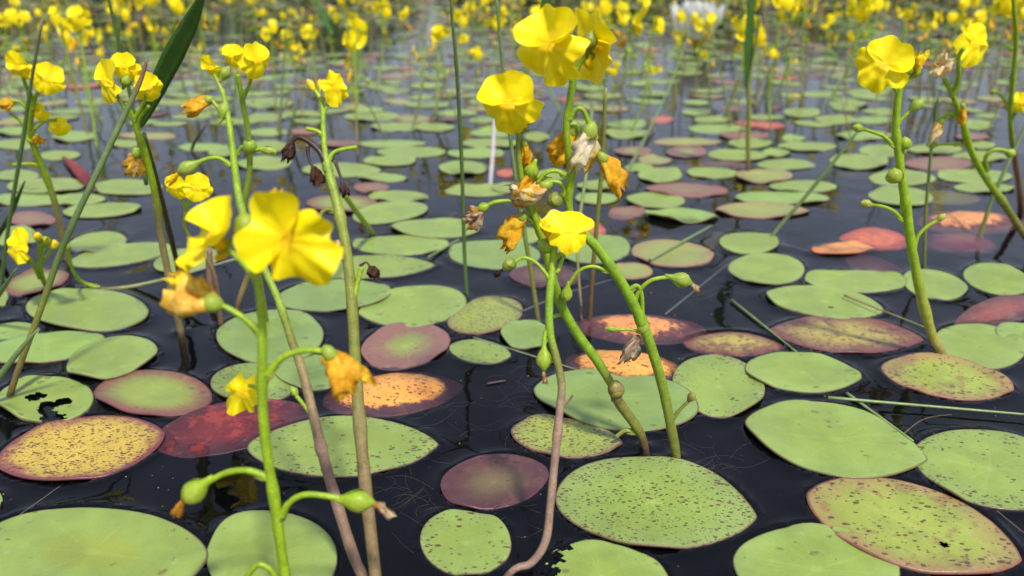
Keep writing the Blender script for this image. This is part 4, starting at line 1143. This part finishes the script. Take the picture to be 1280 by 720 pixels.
rush('thin dark rush bending through the cupped flowers', [(2,352,5,RG),(14,262,5,RG),(28,180,5,RG),(38,110,4,RG),(53,24,3,(0.2,0.18,0.15))], Yt=0.50)
rush('short dark grass stalk by the mauve pad', [(-12,310,7,RG),(12,270,7,RG),(31,226,2,RG)], Yt=0.50)
rush('short dark grass tip by the creeping flower', [(-30,404,8,RG),(0,366,7,RG2),(21,335,1.5,RG2)], Yt=0.42)
rush('thin dark green rush rising past the cluster of flowers', [(173,175,5,RG),(165,130,5,RG),(150,60,4,RG),(136,0,4,RG),(128,-30,3,RG)], base=(224,352), Yt=0.50)
rush('slender upright olive rush behind the lone lime stem', [(1155,332,4,OLIVE),(1157,270,4,OLIVE),(1162,210,4,RG2),(1168,150,4,RG),(1173,122,2,RG)], Yt=0.56)
rush('pale straw leaning over the round pad', [(962,299,5,(0.24,0.30,0.12)),(1005,248,5,RG2),(1040,205,5,RG2),(1074,162,3,RG2)], Yt=0.62)
rush('thin upright rush beside the middle olive stalk', [(727,395,4,BROWN),(722,300,4,OLIVE),(735,200,5,RG2),(740,130,5,RG2)], Yt=0.60)
rush('white bleached stick standing behind the middle flower', [(613,228,6,(0.42,0.38,0.36)),(616,190,6,(0.5,0.46,0.44)),(618,150,5,(0.5,0.46,0.44))], Yt=0.90)
rush('rush leaning beyond the orange patched leaf', [(1225,296,5,OLIVE),(1240,250,5,RG),(1262,200,5,RG2),(1290,140,3,RG2)], Yt=0.66)
rush('pale blade crossing toward the white flower', [(770,240,3.5,(0.24,0.25,0.10)),(800,185,3.5,RG2),(836,110,3,RG2),(862,40,2,RG2)], Yt=1.1)
rush('brown thin stalk beside the tan stem', [(226,348,6,BROWN),(212,290,7,(0.10,0.06,0.035)),(197,230,7,(0.10,0.075,0.035)),(180,168,6,RG)], Yt=0.44)
rush('reddish stub standing in the water behind the wilted flower', [(263,382,8,(0.22,0.12,0.08)),(262,330,9,(0.27,0.16,0.12)),(262,312,7,(0.27,0.16,0.12))])
rush('tan twig stub leaning behind the round pad', [(296,388,7,BROWN),(304,362,8,TAN),(313,335,6,TAN)])
rush('green stalk sloping down behind the thick olive stem', [(466,293,7,(0.33,0.32,0.10)),(448,268,7,LIME),(430,243,6,LIME)], Yt=0.50)

def floating(label, a, b, w, c1, c2, z=0.0018, name='floating_straw', cat='straw', mid=None):
    A, B = on_water(*a), on_water(*b)
    pts = [A]
    if mid: pts.append(on_water(*mid))
    pts.append(B)
    pts = [Vector((q.x, q.y, z)) for q in pts]
    n = len(pts)
    Rr = [w * 0.36 * px_m(q) * (1 - 0.4 * i / (n - 1)) for i, q in enumerate(pts)]
    v, f, c = tube(pts, Rr, [mixc(c1, c2, i / (n - 1)) for i in range(n)], 6, 8, 0.1, a[0])
    ctr = (A + B) * 0.5
    o = mk(name, [x - ctr for x in v], f, M_BLADE, None, c)
    o.location = ctr
    tag(o, label, cat, 'straws floating on the water')
LG = (0.24, 0.33, 0.12)
floating('long pale green straw floating in open water', (1034,503), (1300,526), 6, LG, LG, 0.003)
floating('short green straw crossing under the long straw', (1058,494), (1141,554), 6, LG, LG, 0.0012)
floating('green straw beside the spotted maroon pad', (914,377), (997,444), 5, LG, RG2, 0.0014)
floating('brown and green straw lying over the bruised pad', (1054,376), (1158,418), 4, (0.36,0.19,0.08), LG, 0.0042)
floating('light green blade lying over the dull pad', (812,331), (889,288), 6, LG, RG2, 0.0045)
floating('thin straw beside the small blue-green pad', (592,423), (742,470), 4, (0.20,0.24,0.14), (0.20,0.24,0.14), 0.0006)
floating('sunken pale line beside the purple pad', (640,392), (768,346), 3, (0.25,0.26,0.22), (0.2,0.2,0.18), -0.0016, mid=(705,365))
floating('sunken pale line running to the round pad', (832,390), (922,318), 3, (0.25,0.25,0.22), (0.2,0.2,0.18), -0.0016)
floating('pale sunken root thread by the amber pad', (965,300), (1020,314), 3, (0.3,0.3,0.26), (0.25,0.25,0.22), -0.0012)
floating('thin pale thread beside the yellow spotted pad', (14,648), (82,600), 2, (0.2,0.2,0.18), (0.25,0.24,0.2), -0.001)
floating('short brown straw piece in dark water', (609,481), (632,477), 3, (0.34,0.22,0.18), (0.3,0.2,0.16), 0.0008)
floating('thin tan root across the dark gap under the straws', (1128,542), (1190,516), 3, (0.2,0.16,0.08), (0.14,0.11,0.06), -0.001, mid=(1155,522))
floating('brown root thread leaving the finely specked pad', (1240,632), (1290,672), 4, (0.2,0.16,0.09), (0.15,0.12,0.07), -0.0008)
floating('green straw bridging two green pads', (535,325), (574,302), 4, RG2, LG, 0.0022)
rf = random.Random(21)
FIL = Buf()
for (cx, cy, n, sx, sy) in ((500,610,26,46,55),(640,500,22,50,40),(640,640,10,40,25),(880,570,12,60,30),(560,520,14,60,30),(860,360,8,60,30)):
    for k in range(n):
        x, y = cx + rf.gauss(0, sx * .6), cy + rf.gauss(0, sy * .6)
        a = rf.uniform(0, 6.28); L = rf.uniform(12, 38)
        q = [on_water(x + L * t * math.cos(a + 0.5 * t * rf.uniform(-1, 1)), y + 0.6 * L * t * math.sin(a + 0.5 * t), -0.0010 - 0.003 * rf.random()) for t in (-1, -0.3, 0.4, 1)]
        FIL.add(*tube(q, [0.00009] * 4, [(0.13, 0.13, 0.11)] * 4, 3, 3))
o = FIL.build('bladderwort_filaments', M_BLADE)
tag(o, 'fine hair-thin sunken threads drifting under the dark water', 'water weed', None, 'stuff')

DEB = Buf()
rd = random.Random(44)
for k in range(420):
    x, y = rd.uniform(-20, 1300), rd.uniform(230, 735)
    q = on_water(x, y, 0.0003)
    sz = rd.uniform(0.00018, 0.00055) * rd.choice((1, 1, 1, 1.7))
    a = rd.uniform(0, 3.14); u = Vector((math.cos(a), math.sin(a), 0)); w = Vector((-u.y, u.x, 0)); el = rd.uniform(0.4, 1.0)
    c = rd.choice([(0.30, 0.26, 0.14), (0.16, 0.12, 0.06), (0.42, 0.40, 0.30), (0.5, 0.42, 0.08), (0.08, 0.06, 0.04)])
    v = [q + u * sz, q + w * sz * el, q - u * sz * 0.9, q - w * sz * el * 0.8, q + Vector((0, 0, sz * 0.6)), q - Vector((0, 0, sz * 0.5))]
    DEB.add(v, [(0, 1, 4), (1, 2, 4), (2, 3, 4), (3, 0, 4), (1, 0, 5), (2, 1, 5), (3, 2, 5), (0, 3, 5)], [c] * 6)
o = DEB.build('floating_debris', M_WILT)
tag(o, 'tiny pale crumbs of plant litter floating on the dark water', 'litter', None, 'stuff')

def blade(label, pts, Yt, base, fold=0.35, name='grass_blade', cat='grass blade'):
    """a keeled leaf; pts (px,py,width px,colour)"""
    p = Plant(name, label, cat, G_RUSH, base, pts[-1][1], Yt)
    P = [p.P(q[0], q[1]) for q in pts]
    vals = [(q[2] * 0.5 * px_m(x), *q[3]) for q, x in zip(pts, P)]
    PP, VV = catmull(P, vals, 6)
    v, f, c = [], [], []
    n = len(PP)
    for i in range(n):
        tg = (PP[min(n - 1, i + 1)] - PP[max(0, i - 1)]).normalized()
        side = tg.cross(Vector((0.35, -1, 0.1))).normalized()
        nr = side.cross(tg).normalized()
        w = VV[i][0]
        for (a, h) in ((-1, 0), (-0.5, -0.15), (0, -fold), (0.5, -0.15), (1, 0), (0.5, -0.05), (0, -fold + 0.12), (-0.5, -0.05)):
            v.append(PP[i] + side * (a * w) + nr * (h * w)); c.append(mixc(VV[i][1:], (0.04, 0.09, 0.02), 0.35 if a == 0 else 0.0))
    for i in range(n - 1):
        for s in range(8):
            f.append((i * 8 + s, i * 8 + (s + 1) % 8, (i + 1) * 8 + (s + 1) % 8, (i + 1) * 8 + s))
    f.append(tuple(reversed(range(8)))); f.append(tuple((n - 1) * 8 + s for s in range(8)))
    rt = p.root
    mk('leaf_blade', p.rel(v), f, M_BLADE, rt, c)
    return p
DG = (0.05, 0.135, 0.02)
p = blade('broad dark green pointed blade on a thin brown stalk', [(172,160,5,DG),(179,146,14,DG),(197,108,22,DG),(217,68,25,DG),(236,32,20,DG),(249,4,11,DG),(258,-18,2,DG)], 0.44, (226, 352), 0.25)
p = blade('dark green upright blade on an olive stalk by the rosy pads', [(935,116,4,DG),(934,96,10,DG),(936,60,13,DG),(938,20,12,DG),(940,-15,10,DG),(942,-50,3,DG)], 0.86, (935, 214), 0.2)
p.stem([(935,214,7,BROWN),(935,180,7,OLIVE),(936,140,7,OLIVE),(936,105,6,OLIVE),(944,60,5,OLIVE),(950,20,4,OLIVE)], name='stalk')
p = blade('dark blade tip rising behind the twin open flowers', [(672,90,10,DG),(678,50,14,DG),(682,10,15,DG),(684,-40,3,DG)], 0.62, (668, 290), 0.2)
p = blade('thin grey-green blade slanting in the far water', [(415,42,4,DG),(405,22,8,DG),(398,4,7,DG),(392,-25,2,DG)], 1.6, (440, 130), 0.2)

# rolled dark red leaf and dark sunken twigs at left
A = on_water(78, 196, 0.004); B = on_water(118, 240, 0.0)
v, f, c = tube([A, lerp(A, B, .35) + Vector((0, 0, .004)), lerp(A, B, .7) + Vector((0, 0, .004)), B], [0.0012, 0.0046, 0.007, 0.004], [(0.10, 0.01, 0.012), (0.30, 0.03, 0.02), (0.20, 0.02, 0.02), (0.06, 0.008, 0.012)], 12, 6, 0.3, 5, 0.5)
o = mk('rolled_leaf', [x - A for x in v], f, M_BLADE, None, c); o.location = A
tag(o, 'rolled dark red leaf poking out of the water', 'leaf')
A = on_water(276, 262, -0.001); B = on_plane(258, 158, A.y + 0.02)
v, f, c = tube([A, on_plane(250, 205, A.y + 0.01), on_plane(240, 186, A.y + .02), on_plane(258, 156, A.y + 0.02)], [0.0016, 0.002, 0.0015, 0.0006], [(0.02, 0.014, 0.012)] * 4, 7, 5, 0.2, 8)
o = mk('dead_twig', [x - A for x in v], f, M_BLADE, None, c); o.location = A
tag(o, 'blackened bent twig behind the paired ragged flowers', 'twig')

# ------------------------------------------------------------------ white water lily far back
def water_lily():
    c0 = on_water(868, 62); root = bpy.data.objects.new('white_water_lily', None); COL.objects.link(root); root.location = c0
    root.empty_display_size = 0.02
    root.scale = (1.7, 1.7, 1.9)
    tag(root, 'white water lily open among the yellow flowers', 'water lily')
    for ringi, (n, L, el, w) in enumerate(((8, 0.058, 24, 0.020), (7, 0.050, 46, 0.018), (6, 0.040, 66, 0.015))):
        for k in range(n):
            a = 2 * math.pi * (k + 0.5 * ringi) / n
            v, f, c = [], [], []
            for j in range(8):
                t = j / 7
                e = R(el + 26 * t)
                wd = w * math.sin(math.pi * min(1, 0.12 + 0.88 * t)) ** 0.8
                rr = 0.006 + L * t * math.cos(e); zz = 0.012 + L * t * math.sin(e)
                for i in range(5):
                    u = i / 2 - 1
                    x, y, z = rr, u * wd, zz + 0.006 * u * u
                    v.append((x * math.cos(a) - y * math.sin(a), x * math.sin(a) + y * math.cos(a), z)); c.append((0.80, 0.80, 0.76))
            for j in range(7):
                for i in range(4):
                    q = j * 5 + i
                    f.append((q, q + 1, q + 6, q + 5))
            mk('petal', v, f, M_WHITE, root, c)
    b = Buf()
    for k in range(26):
        a = k * 2.4; r = 0.010 * math.sqrt(k / 26)
        d = Vector((math.cos(a) * 0.6, math.sin(a) * 0.6, 1)).normalized()
        q = Vector((math.cos(a) * r, math.sin(a) * r, 0.012))
        b.add(*tube([q, q + d * 0.010, q + d * 0.018], [0.0012, 0.0012, 0.0006], [(0.85, 0.6, 0.03)] * 3, 4, 1))
    b.build('stamens', M_PETAL, root)
    mk('stalk', *tube([Vector((0, 0, -0.03)), Vector((0, 0, 0.0)), Vector((0, 0, 0.014))], [0.003, 0.003, 0.006], [GREEN] * 3, 8, 2)[:2], M_FRUIT, root, [GREEN] * 40)
water_lily()

# ------------------------------------------------------------------ background bladderworts: prototypes, then copies
def proto(seed, h, nf, lean, hi=False):
    """a whole plant at the origin; flower heads at height h"""
    rnd = random.Random(seed)
    p = Plant('bladderwort_plant', 'x', CAT, 'x', None, None, None, base3=(0, 0, 0))
    bend = rnd.uniform(-0.3, 0.3)
    top = Vector((lean * h, rnd.uniform(-0.1, 0.1) * h, h))
    pts = [Vector((0, 0, -0.015)), Vector((0, 0, 0.0)), top * 0.35 + Vector((bend * h * 0.35, 0, 0)), top * 0.7 + Vector((bend * h * 0.25, 0, 0)), top]
    foot = rnd.choice([TAN, PINK, OLIVE, GREEN2])
    rr = rnd.uniform(0.0014, 0.0020)
    p.part('stem', tube(pts, [rr, rr, rr, rr * .9, rr * .7], [foot, foot, mixc(foot, GREEN2, .5), LIME, LIME], 6, 3, 0.1, seed), M_STEM)
    for k in range(nf):
        a = 2 * math.pi * k / nf + rnd.uniform(-0.5, 0.5)
        t = 1.0 - 0.10 * k * rnd.uniform(0.4, 1.2)
        q = lerp(pts[3], pts[4], max(0, t))
        e = q + Vector((math.cos(a) * 0.011, math.sin(a) * 0.011, rnd.uniform(0.001, 0.011)))
        p.part('pedicel', tube([q, lerp(q, e, .5) + Vector((0, 0, 0.003)), e], [0.0009, 0.0007, 0.0008], [LIME] * 3, 5, 2), M_STEM)
        face = math.degrees(a) + 90 + rnd.uniform(-50, 50)
        sz = rnd.uniform(0.016, 0.025)
        S = flower_shapes(seed * 10 + k, hi=False, lw=rnd.uniform(.8, 1.05), ll=rnd.uniform(.42, .6), ul=rnd.uniform(.4, .55), droop=rnd.uniform(.1, .45))
        M = face_matrix(face, rnd.uniform(-5, 35), rnd.uniform(-20, 20))
        e2 = e + M @ Vector((0, 0, 0.006))
        b = Buf()
        for nme in ('lower_lip', 'upper_lip', 'spur'):
            v, f, c = S[nme]
            b.add([e2 + M @ (x * sz) for x in v], f, c)
        fl = b.build('flower', M_PETAL, p.root)
        v, f, c = S['calyx']
        mk('calyx', [e2 + M @ (x * sz) for x in v], f, M_FRUIT, fl, c)
    for k in range(rnd.randint(1, 3)):
        a = rnd.uniform(0, 6.28); t = rnd.uniform(0.45, 0.95)
        q = lerp(pts[2], pts[3], t)
        d = Vector((math.cos(a), math.sin(a), 0.2))
        e = q + d * 0.014
        p.part('pedicel', tube([q, lerp(q, e, .5) + Vector((0, 0, 0.005)), e], [0.0009, 0.0008, 0.0009], [LIME] * 3, 5, 2), M_STEM)
        w = 0.4
        p.part('bud', lathe(e, (d + Vector((0, 0, -0.8))), 0.007, [(-.05, .1), (.15, .25), (.5, .42), (.85, .28), (1.05, .06)], [LIME] * 5, 7, 0.1, k), M_FRUIT)
    for k in range(rnd.randint(0, 2)):
        a = rnd.uniform(0, 6.28)
        q = lerp(pts[3], pts[4], rnd.uniform(0.1, 0.8)) + Vector((math.cos(a) * 0.008, math.sin(a) * 0.008, 0.0))
        p.part('wilted_flower', crumple(q, (math.cos(a), math.sin(a), -1.2), 0.011, 0.007, seed + k, PAL_Y, 8, 6), M_WILT)
    return p.root
heights = [0.10, 0.12, 0.14, 0.13, 0.11, 0.15, 0.09, 0.16, 0.125, 0.105]
protos = [proto(300 + i, heights[i], 2 + i % 3, random.Random(i).uniform(-0.25, 0.25)) for i in range(10)]
used = [False] * 10
def copy_tree(o, parent=None):
    c = o.copy(); COL.objects.link(c); c.parent = parent
    for ch in list(o.children): copy_tree(ch, c)
    return c
def merged(root):
    """one mesh of a prototype, for plants too far off to show their parts"""
    V, Fc, Cc, Mi, mats = [], [], [], [], [M_STEM, M_PETAL, M_FRUIT, M_WILT]
    def walk(o):
        if o.type == 'MESH':
            me = o.data; off = len(V)
            V.extend([tuple(v.co) for v in me.vertices])
            ca = me.color_attributes['Col'].data
            Cc.extend([tuple(ca[i].color)[:3] for i in range(len(me.vertices))])
            mi = mats.index(me.materials[0])
            for pl in me.polygons:
                Fc.append(tuple(i + off for i in pl.vertices)); Mi.append(mi)
        for ch in o.children: walk(ch)
    walk(root)
    o = mk('bladderwort_plant', V, Fc, mats, None, Cc, None, Mi)
    me = o.data
    bpy.data.objects.remove(o)
    return me
merged_me = [merged(r) for r in protos]
L_MID = 'bladderwort with %s yellow flowers on a slim stem standing among the farther pads'
L_FAR = 'small blurred yellow bladderwort in the distant flowering belt'
rb = random.Random(77)
def put(k, X, Y, h, rz, lx=0.0, far=False):
    s = h / heights[k]
    if far:
        o = bpy.data.objects.new('bladderwort_plant', merged_me[k]); COL.objects.link(o)
        tag(o, L_FAR, CAT, 'distant flowering belt of bladderworts')
    else:
        o = protos[k] if not used[k] else copy_tree(protos[k])
        used[k] = True
        tag(o, L_MID % (('two', 'three', 'four')[k % 3]), CAT, 'bladderworts among the farther pads')
    o.location = (X, Y, 0); o.rotation_euler = (0, 0, rz)
    sv = (0.5 + 0.5 * s) * (0.60 if far else 0.85)   # taller plants do not have much larger flowers
    o.scale = (sv * rb.uniform(0.8, 1.2), sv * rb.uniform(0.8, 1.2), s)
# middle plants whose feet or heads can be told apart: (foot px, foot py, head px y)
MID = [(110,168,30),(121,182,34),(70,128,22),(60,95,20),(128,150,50),(300,150,64),(447,192,58),(400,140,40),(385,118,60),(440,130,30),(520,150,62),(545,142,48),(560,128,25),
       (505,120,20),(790,165,35),(812,150,88),(775,140,20),(885,140,66),(905,148,30),(915,120,8),(1002,135,10),(985,128,22),(1032,132,14),(1042,120,6),(1075,105,8),(1160,130,22),
       (1240,118,16),(1225,100,10),(1262,108,8),(1180,98,8),(345,140,40),(360,112,48),(600,118,30),(628,130,20),(655,120,45),(25,118,24),(8,108,22),(150,110,12),(180,105,10),(250,118,12),
       (270,104,20),(210,118,6),(700,140,20),(722,128,32),(755,122,12),(845,128,22),(868,118,34),(1120,118,14),(1145,112,24),(1205,122,12),(1190,140,30),(960,118,6),(470,112,14),(680,150,118),(993,136,122)]
for i, (bx, by, hy) in enumerate(MID):
    b = on_water(bx, by)
    t = on_plane(bx, hy, b.y)
    put(i % 10, b.x, b.y, min(0.19, max(0.02, t.z)), rb.uniform(0, 6.28))
n_far = 0
tries = 0
far_pts = []
while n_far < 228 and tries < 20000:
    tries += 1
    Y = rb.uniform(1.15, 4.6); X = rb.uniform(-0.74, 0.74) * Y
    hgt = rb.uniform(0.05, 0.15) * (1.0 if Y > 1.7 else 0.8)
    tx, ty = project(X, Y, hgt)
    if not (-20 < tx < 1300 and ty > -25): continue
    put(rb.randrange(10), X, Y, hgt, rb.uniform(0, 6.28), far=True)
    n_far += 1
# the belt goes on beyond as one mass
V, Fc, Cc, Mi = [], [], [], []
rv = [np.array([tuple(v.co) for v in me.vertices]) for me in merged_me]
rc = []
for me in merged_me:
    a = np.empty(len(me.vertices) * 4, dtype=np.float32); me.color_attributes['Col'].data.foreach_get('color', a); rc.append(a.reshape(-1, 4)[:, :3])
rfc = [[tuple(pl.vertices) for pl in me.polygons] for me in merged_me]
rmi = [[pl.material_index for pl in me.polygons] for me in merged_me]
for q in range(430):
    Y = rb.uniform(1.7, 6.5); X = rb.uniform(-1, 1) * (0.75 * Y + 0.4); k = rb.randrange(10)
    h = rb.uniform(0.03, 0.15); s = h / heights[k]; sv = (0.5 + 0.5 * s) * 0.62
    a = rb.uniform(0, 6.28)
    v = rv[k] * np.array([sv, sv, s])
    x = v[:, 0] * math.cos(a) - v[:, 1] * math.sin(a) + X
    y = v[:, 0] * math.sin(a) + v[:, 1] * math.cos(a) + Y
    off = len(V)
    V.extend(zip(x.tolist(), y.tolist(), v[:, 2].tolist())); Cc.extend(map(tuple, rc[k].tolist()))
    Fc.extend([tuple(i + off for i in f) for f in rfc[k]]); Mi.extend(rmi[k])
o = mk('bladderwort_belt', V, Fc, [M_STEM, M_PETAL, M_FRUIT, M_WILT], None, Cc, None, Mi)
tag(o, 'dense distant mass of yellow bladderworts across the pond', 'flowers', None, 'stuff')
# pale thin stalks between the distant flowers
b = Buf()
for q in range(620):
    Y = rb.uniform(1.0, 5.0); X = rb.uniform(-0.8, 0.8) * Y; h = rb.uniform(0.04, 0.17)
    c = rb.choice([(0.20, 0.25, 0.09), (0.24, 0.22, 0.11), (0.14, 0.2, 0.06), (0.27, 0.2, 0.14)])
    tip = Vector((X + rb.gauss(0, 0.35) * h, Y + rb.gauss(0, 0.2) * h, h))
    mid = Vector((X, Y, 0)).lerp(tip, .55) + Vector((rb.gauss(0, .08) * h, 0, 0))
    r = rb.uniform(0.0009, 0.0020)
    b.add(*tube([Vector((X, Y, -0.01)), mid, tip], [r, r, r * .3], [c, c, c], 4, 3))
o = b.build('distant_stalks', M_BLADE)
tag(o, 'thicket of pale thin stalks in the distant flowering belt', 'stalks', None, 'stuff')

# ------------------------------------------------------------------ water: one sheet to the far bank, meniscus along the near pads
def axis(lo, hi, f0, f1, step, grow):
    a = list(np.arange(f0, f1 + 1e-9, step))
    s, x = step, f1
    while x < hi:
        s *= grow; x += s; a.append(min(x, hi))
    s, x = step, f0
    while x > lo:
        s *= grow; x -= s; a.insert(0, max(x, lo))
    return np.array(a)
xs = axis(-70, 70, -0.42, 0.42, 0.0022, 1.16)
ys = axis(-30, 70, 0.20, 0.62, 0.0022, 1.16)
GX, GY = np.meshgrid(xs, ys)
Z = np.zeros_like(GX)
MEN, LAM = 0.0016, 0.0032
acc = np.zeros_like(GX)
for poly in pad_polys:
    if poly[:, 1].min() > 0.66: continue
    x0, x1 = np.searchsorted(xs, [poly[:, 0].min() - 0.016, poly[:, 0].max() + 0.016])
    y0, y1 = np.searchsorted(ys, [poly[:, 1].min() - 0.016, poly[:, 1].max() + 0.016])
    if x1 <= x0 or y1 <= y0: continue
    sx, sy = GX[y0:y1, x0:x1], GY[y0:y1, x0:x1]
    d2 = np.full(sx.shape, 1e9); ins = np.zeros(sx.shape, bool)
    n = len(poly)
    for i in range(n):
        ax, ay = poly[i]; bx, by = poly[(i + 1) % n]
        ex, ey = bx - ax, by - ay
        l2 = ex * ex + ey * ey + 1e-15
        t = np.clip(((sx - ax) * ex + (sy - ay) * ey) / l2, 0, 1)
        d2 = np.minimum(d2, (sx - ax - t * ex) ** 2 + (sy - ay - t * ey) ** 2)
        cr = ((ay > sy) != (by > sy)) & (sx < (bx - ax) * (sy - ay) / (by - ay + 1e-15) + ax)
        ins ^= cr
    d = np.sqrt(d2)
    h = np.where(ins, -0.0009 * np.clip(d / 0.003, 0, 1) + MEN * 0.0, 0)
    up = np.where(ins, 0, MEN * np.exp(-d / LAM))
    acc[y0:y1, x0:x1] = np.maximum(acc[y0:y1, x0:x1], up)
    Z[y0:y1, x0:x1] = np.minimum(Z[y0:y1, x0:x1], h)
for (fx, fy, fr_) in STEM_FEET:
    if not (-0.42 < fx < 0.42 and 0.2 < fy < 0.62): continue
    x0, x1 = np.searchsorted(xs, [fx - 0.02, fx + 0.02]); y0, y1 = np.searchsorted(ys, [fy - 0.02, fy + 0.02])
    d = np.maximum(0, np.hypot(GX[y0:y1, x0:x1] - fx, GY[y0:y1, x0:x1] - fy) - fr_)
    acc[y0:y1, x0:x1] = np.maximum(acc[y0:y1, x0:x1], 0.0018 * np.exp(-d / 0.0032))
Z = np.where(Z < 0, Z, acc)
ny, nx = GX.shape
verts = np.stack([GX.ravel(), GY.ravel(), Z.ravel()], 1)
idx = np.arange(ny * nx).reshape(ny, nx)
quads = np.stack([idx[:-1, :-1].ravel(), idx[:-1, 1:].ravel(), idx[1:, 1:].ravel(), idx[1:, :-1].ravel()], 1)
o0 = len(verts)
cor = np.array([[xs[0], ys[0], -0.6], [xs[-1], ys[0], -0.6], [xs[-1], ys[-1], -0.6], [xs[0], ys[-1], -0.6]])
verts = np.vstack([verts, cor])
faces = quads.tolist()
faces.append([o0 + 3, o0 + 2, o0 + 1, o0])
faces.append([o0, o0 + 1] + idx[0, ::-1].tolist())
faces.append([o0 + 1, o0 + 2] + idx[::-1, -1].tolist())
faces.append([o0 + 2, o0 + 3] + idx[-1, :].tolist())
faces.append([o0 + 3, o0] + idx[:, 0].tolist())
me = bpy.data.meshes.new('pond_water')
me.from_pydata(verts.tolist(), [], faces)
me.materials.append(M_WATER)
sm = np.ones(len(me.polygons), bool); sm[-5:] = False
me.polygons.foreach_set('use_smooth', sm)
me.update()
tag(link_obj('pond_water', me), kind='structure')
tag(mk('pond_bed', [(-75, -35, -0.65), (75, -35, -0.65), (75, 75, -0.65), (-75, 75, -0.65)], [(0, 1, 2, 3)], M_MUD), kind='structure')
# far bank and its wood, seen only mirrored in the far water
b = Buf()
RB = []
for i in range(97):
    a = 2 * math.pi * i / 96
    r = 42 + 4 * noise.noise(Vector((math.cos(a) * 3, math.sin(a) * 3, 0)))
    RB.append((r * math.cos(a), r * math.sin(a)))
v, f = [], []
for (x, y) in RB:
    v += [(x, y, -0.7), (x * 1.02, y * 1.02, 0.25), (x * 1.6, y * 1.6, 1.2), (x * 10, y * 10, 2.0)]
for i in range(96):
    for j in range(3):
        f.append((i * 4 + j, (i + 1) * 4 + j, (i + 1) * 4 + j + 1, i * 4 + j + 1))
tag(mk('far_bank', v, f, M_TURF), kind='structure')
rt = random.Random(5)
v, f = [], []
for k in range(430):
    a = rt.uniform(0, 2 * math.pi); r = rt.uniform(46, 58); hgt = rt.uniform(3.2, 6.0); cr = hgt * rt.uniform(.4, .6)
    cx, cy = r * math.cos(a), r * math.sin(a)
    o_ = len(v)                                    # trunk
    for j in range(2):
        for s in range(6):
            q = 2 * math.pi * s / 6; w = (0.16, 0.06)[j]
            v.append((cx + w * math.cos(q), cy + w * math.sin(q), (0.2, hgt * 0.8)[j]))
    for s in range(6): f.append((o_ + s, o_ + (s + 1) % 6, o_ + 6 + (s + 1) % 6, o_ + 6 + s))
    for j in range(260):
        d = Vector((rt.gauss(0, 1), rt.gauss(0, 1), rt.gauss(0, 1))).normalized() * (rt.random() ** 0.4)
        c = Vector((cx + d.x * cr, cy + d.y * cr, hgt * 0.56 + d.z * hgt * 0.46))
        u = Vector((rt.gauss(0, 1), rt.gauss(0, 1), rt.gauss(0, 1))).normalized(); w = u.orthogonal().normalized(); s = rt.uniform(.25, .55)
        o_ = len(v)
        v += [tuple(c + u * s), tuple(c + w * s * .6), tuple(c - u * s), tuple(c - w * s * .6)]
        f.append((o_, o_ + 1, o_ + 2, o_ + 3))
tag(mk('far_woodland', v, f, M_LEAF, smooth=False), 'dark wooded shore far across the pond', 'woodland', None, 'stuff')
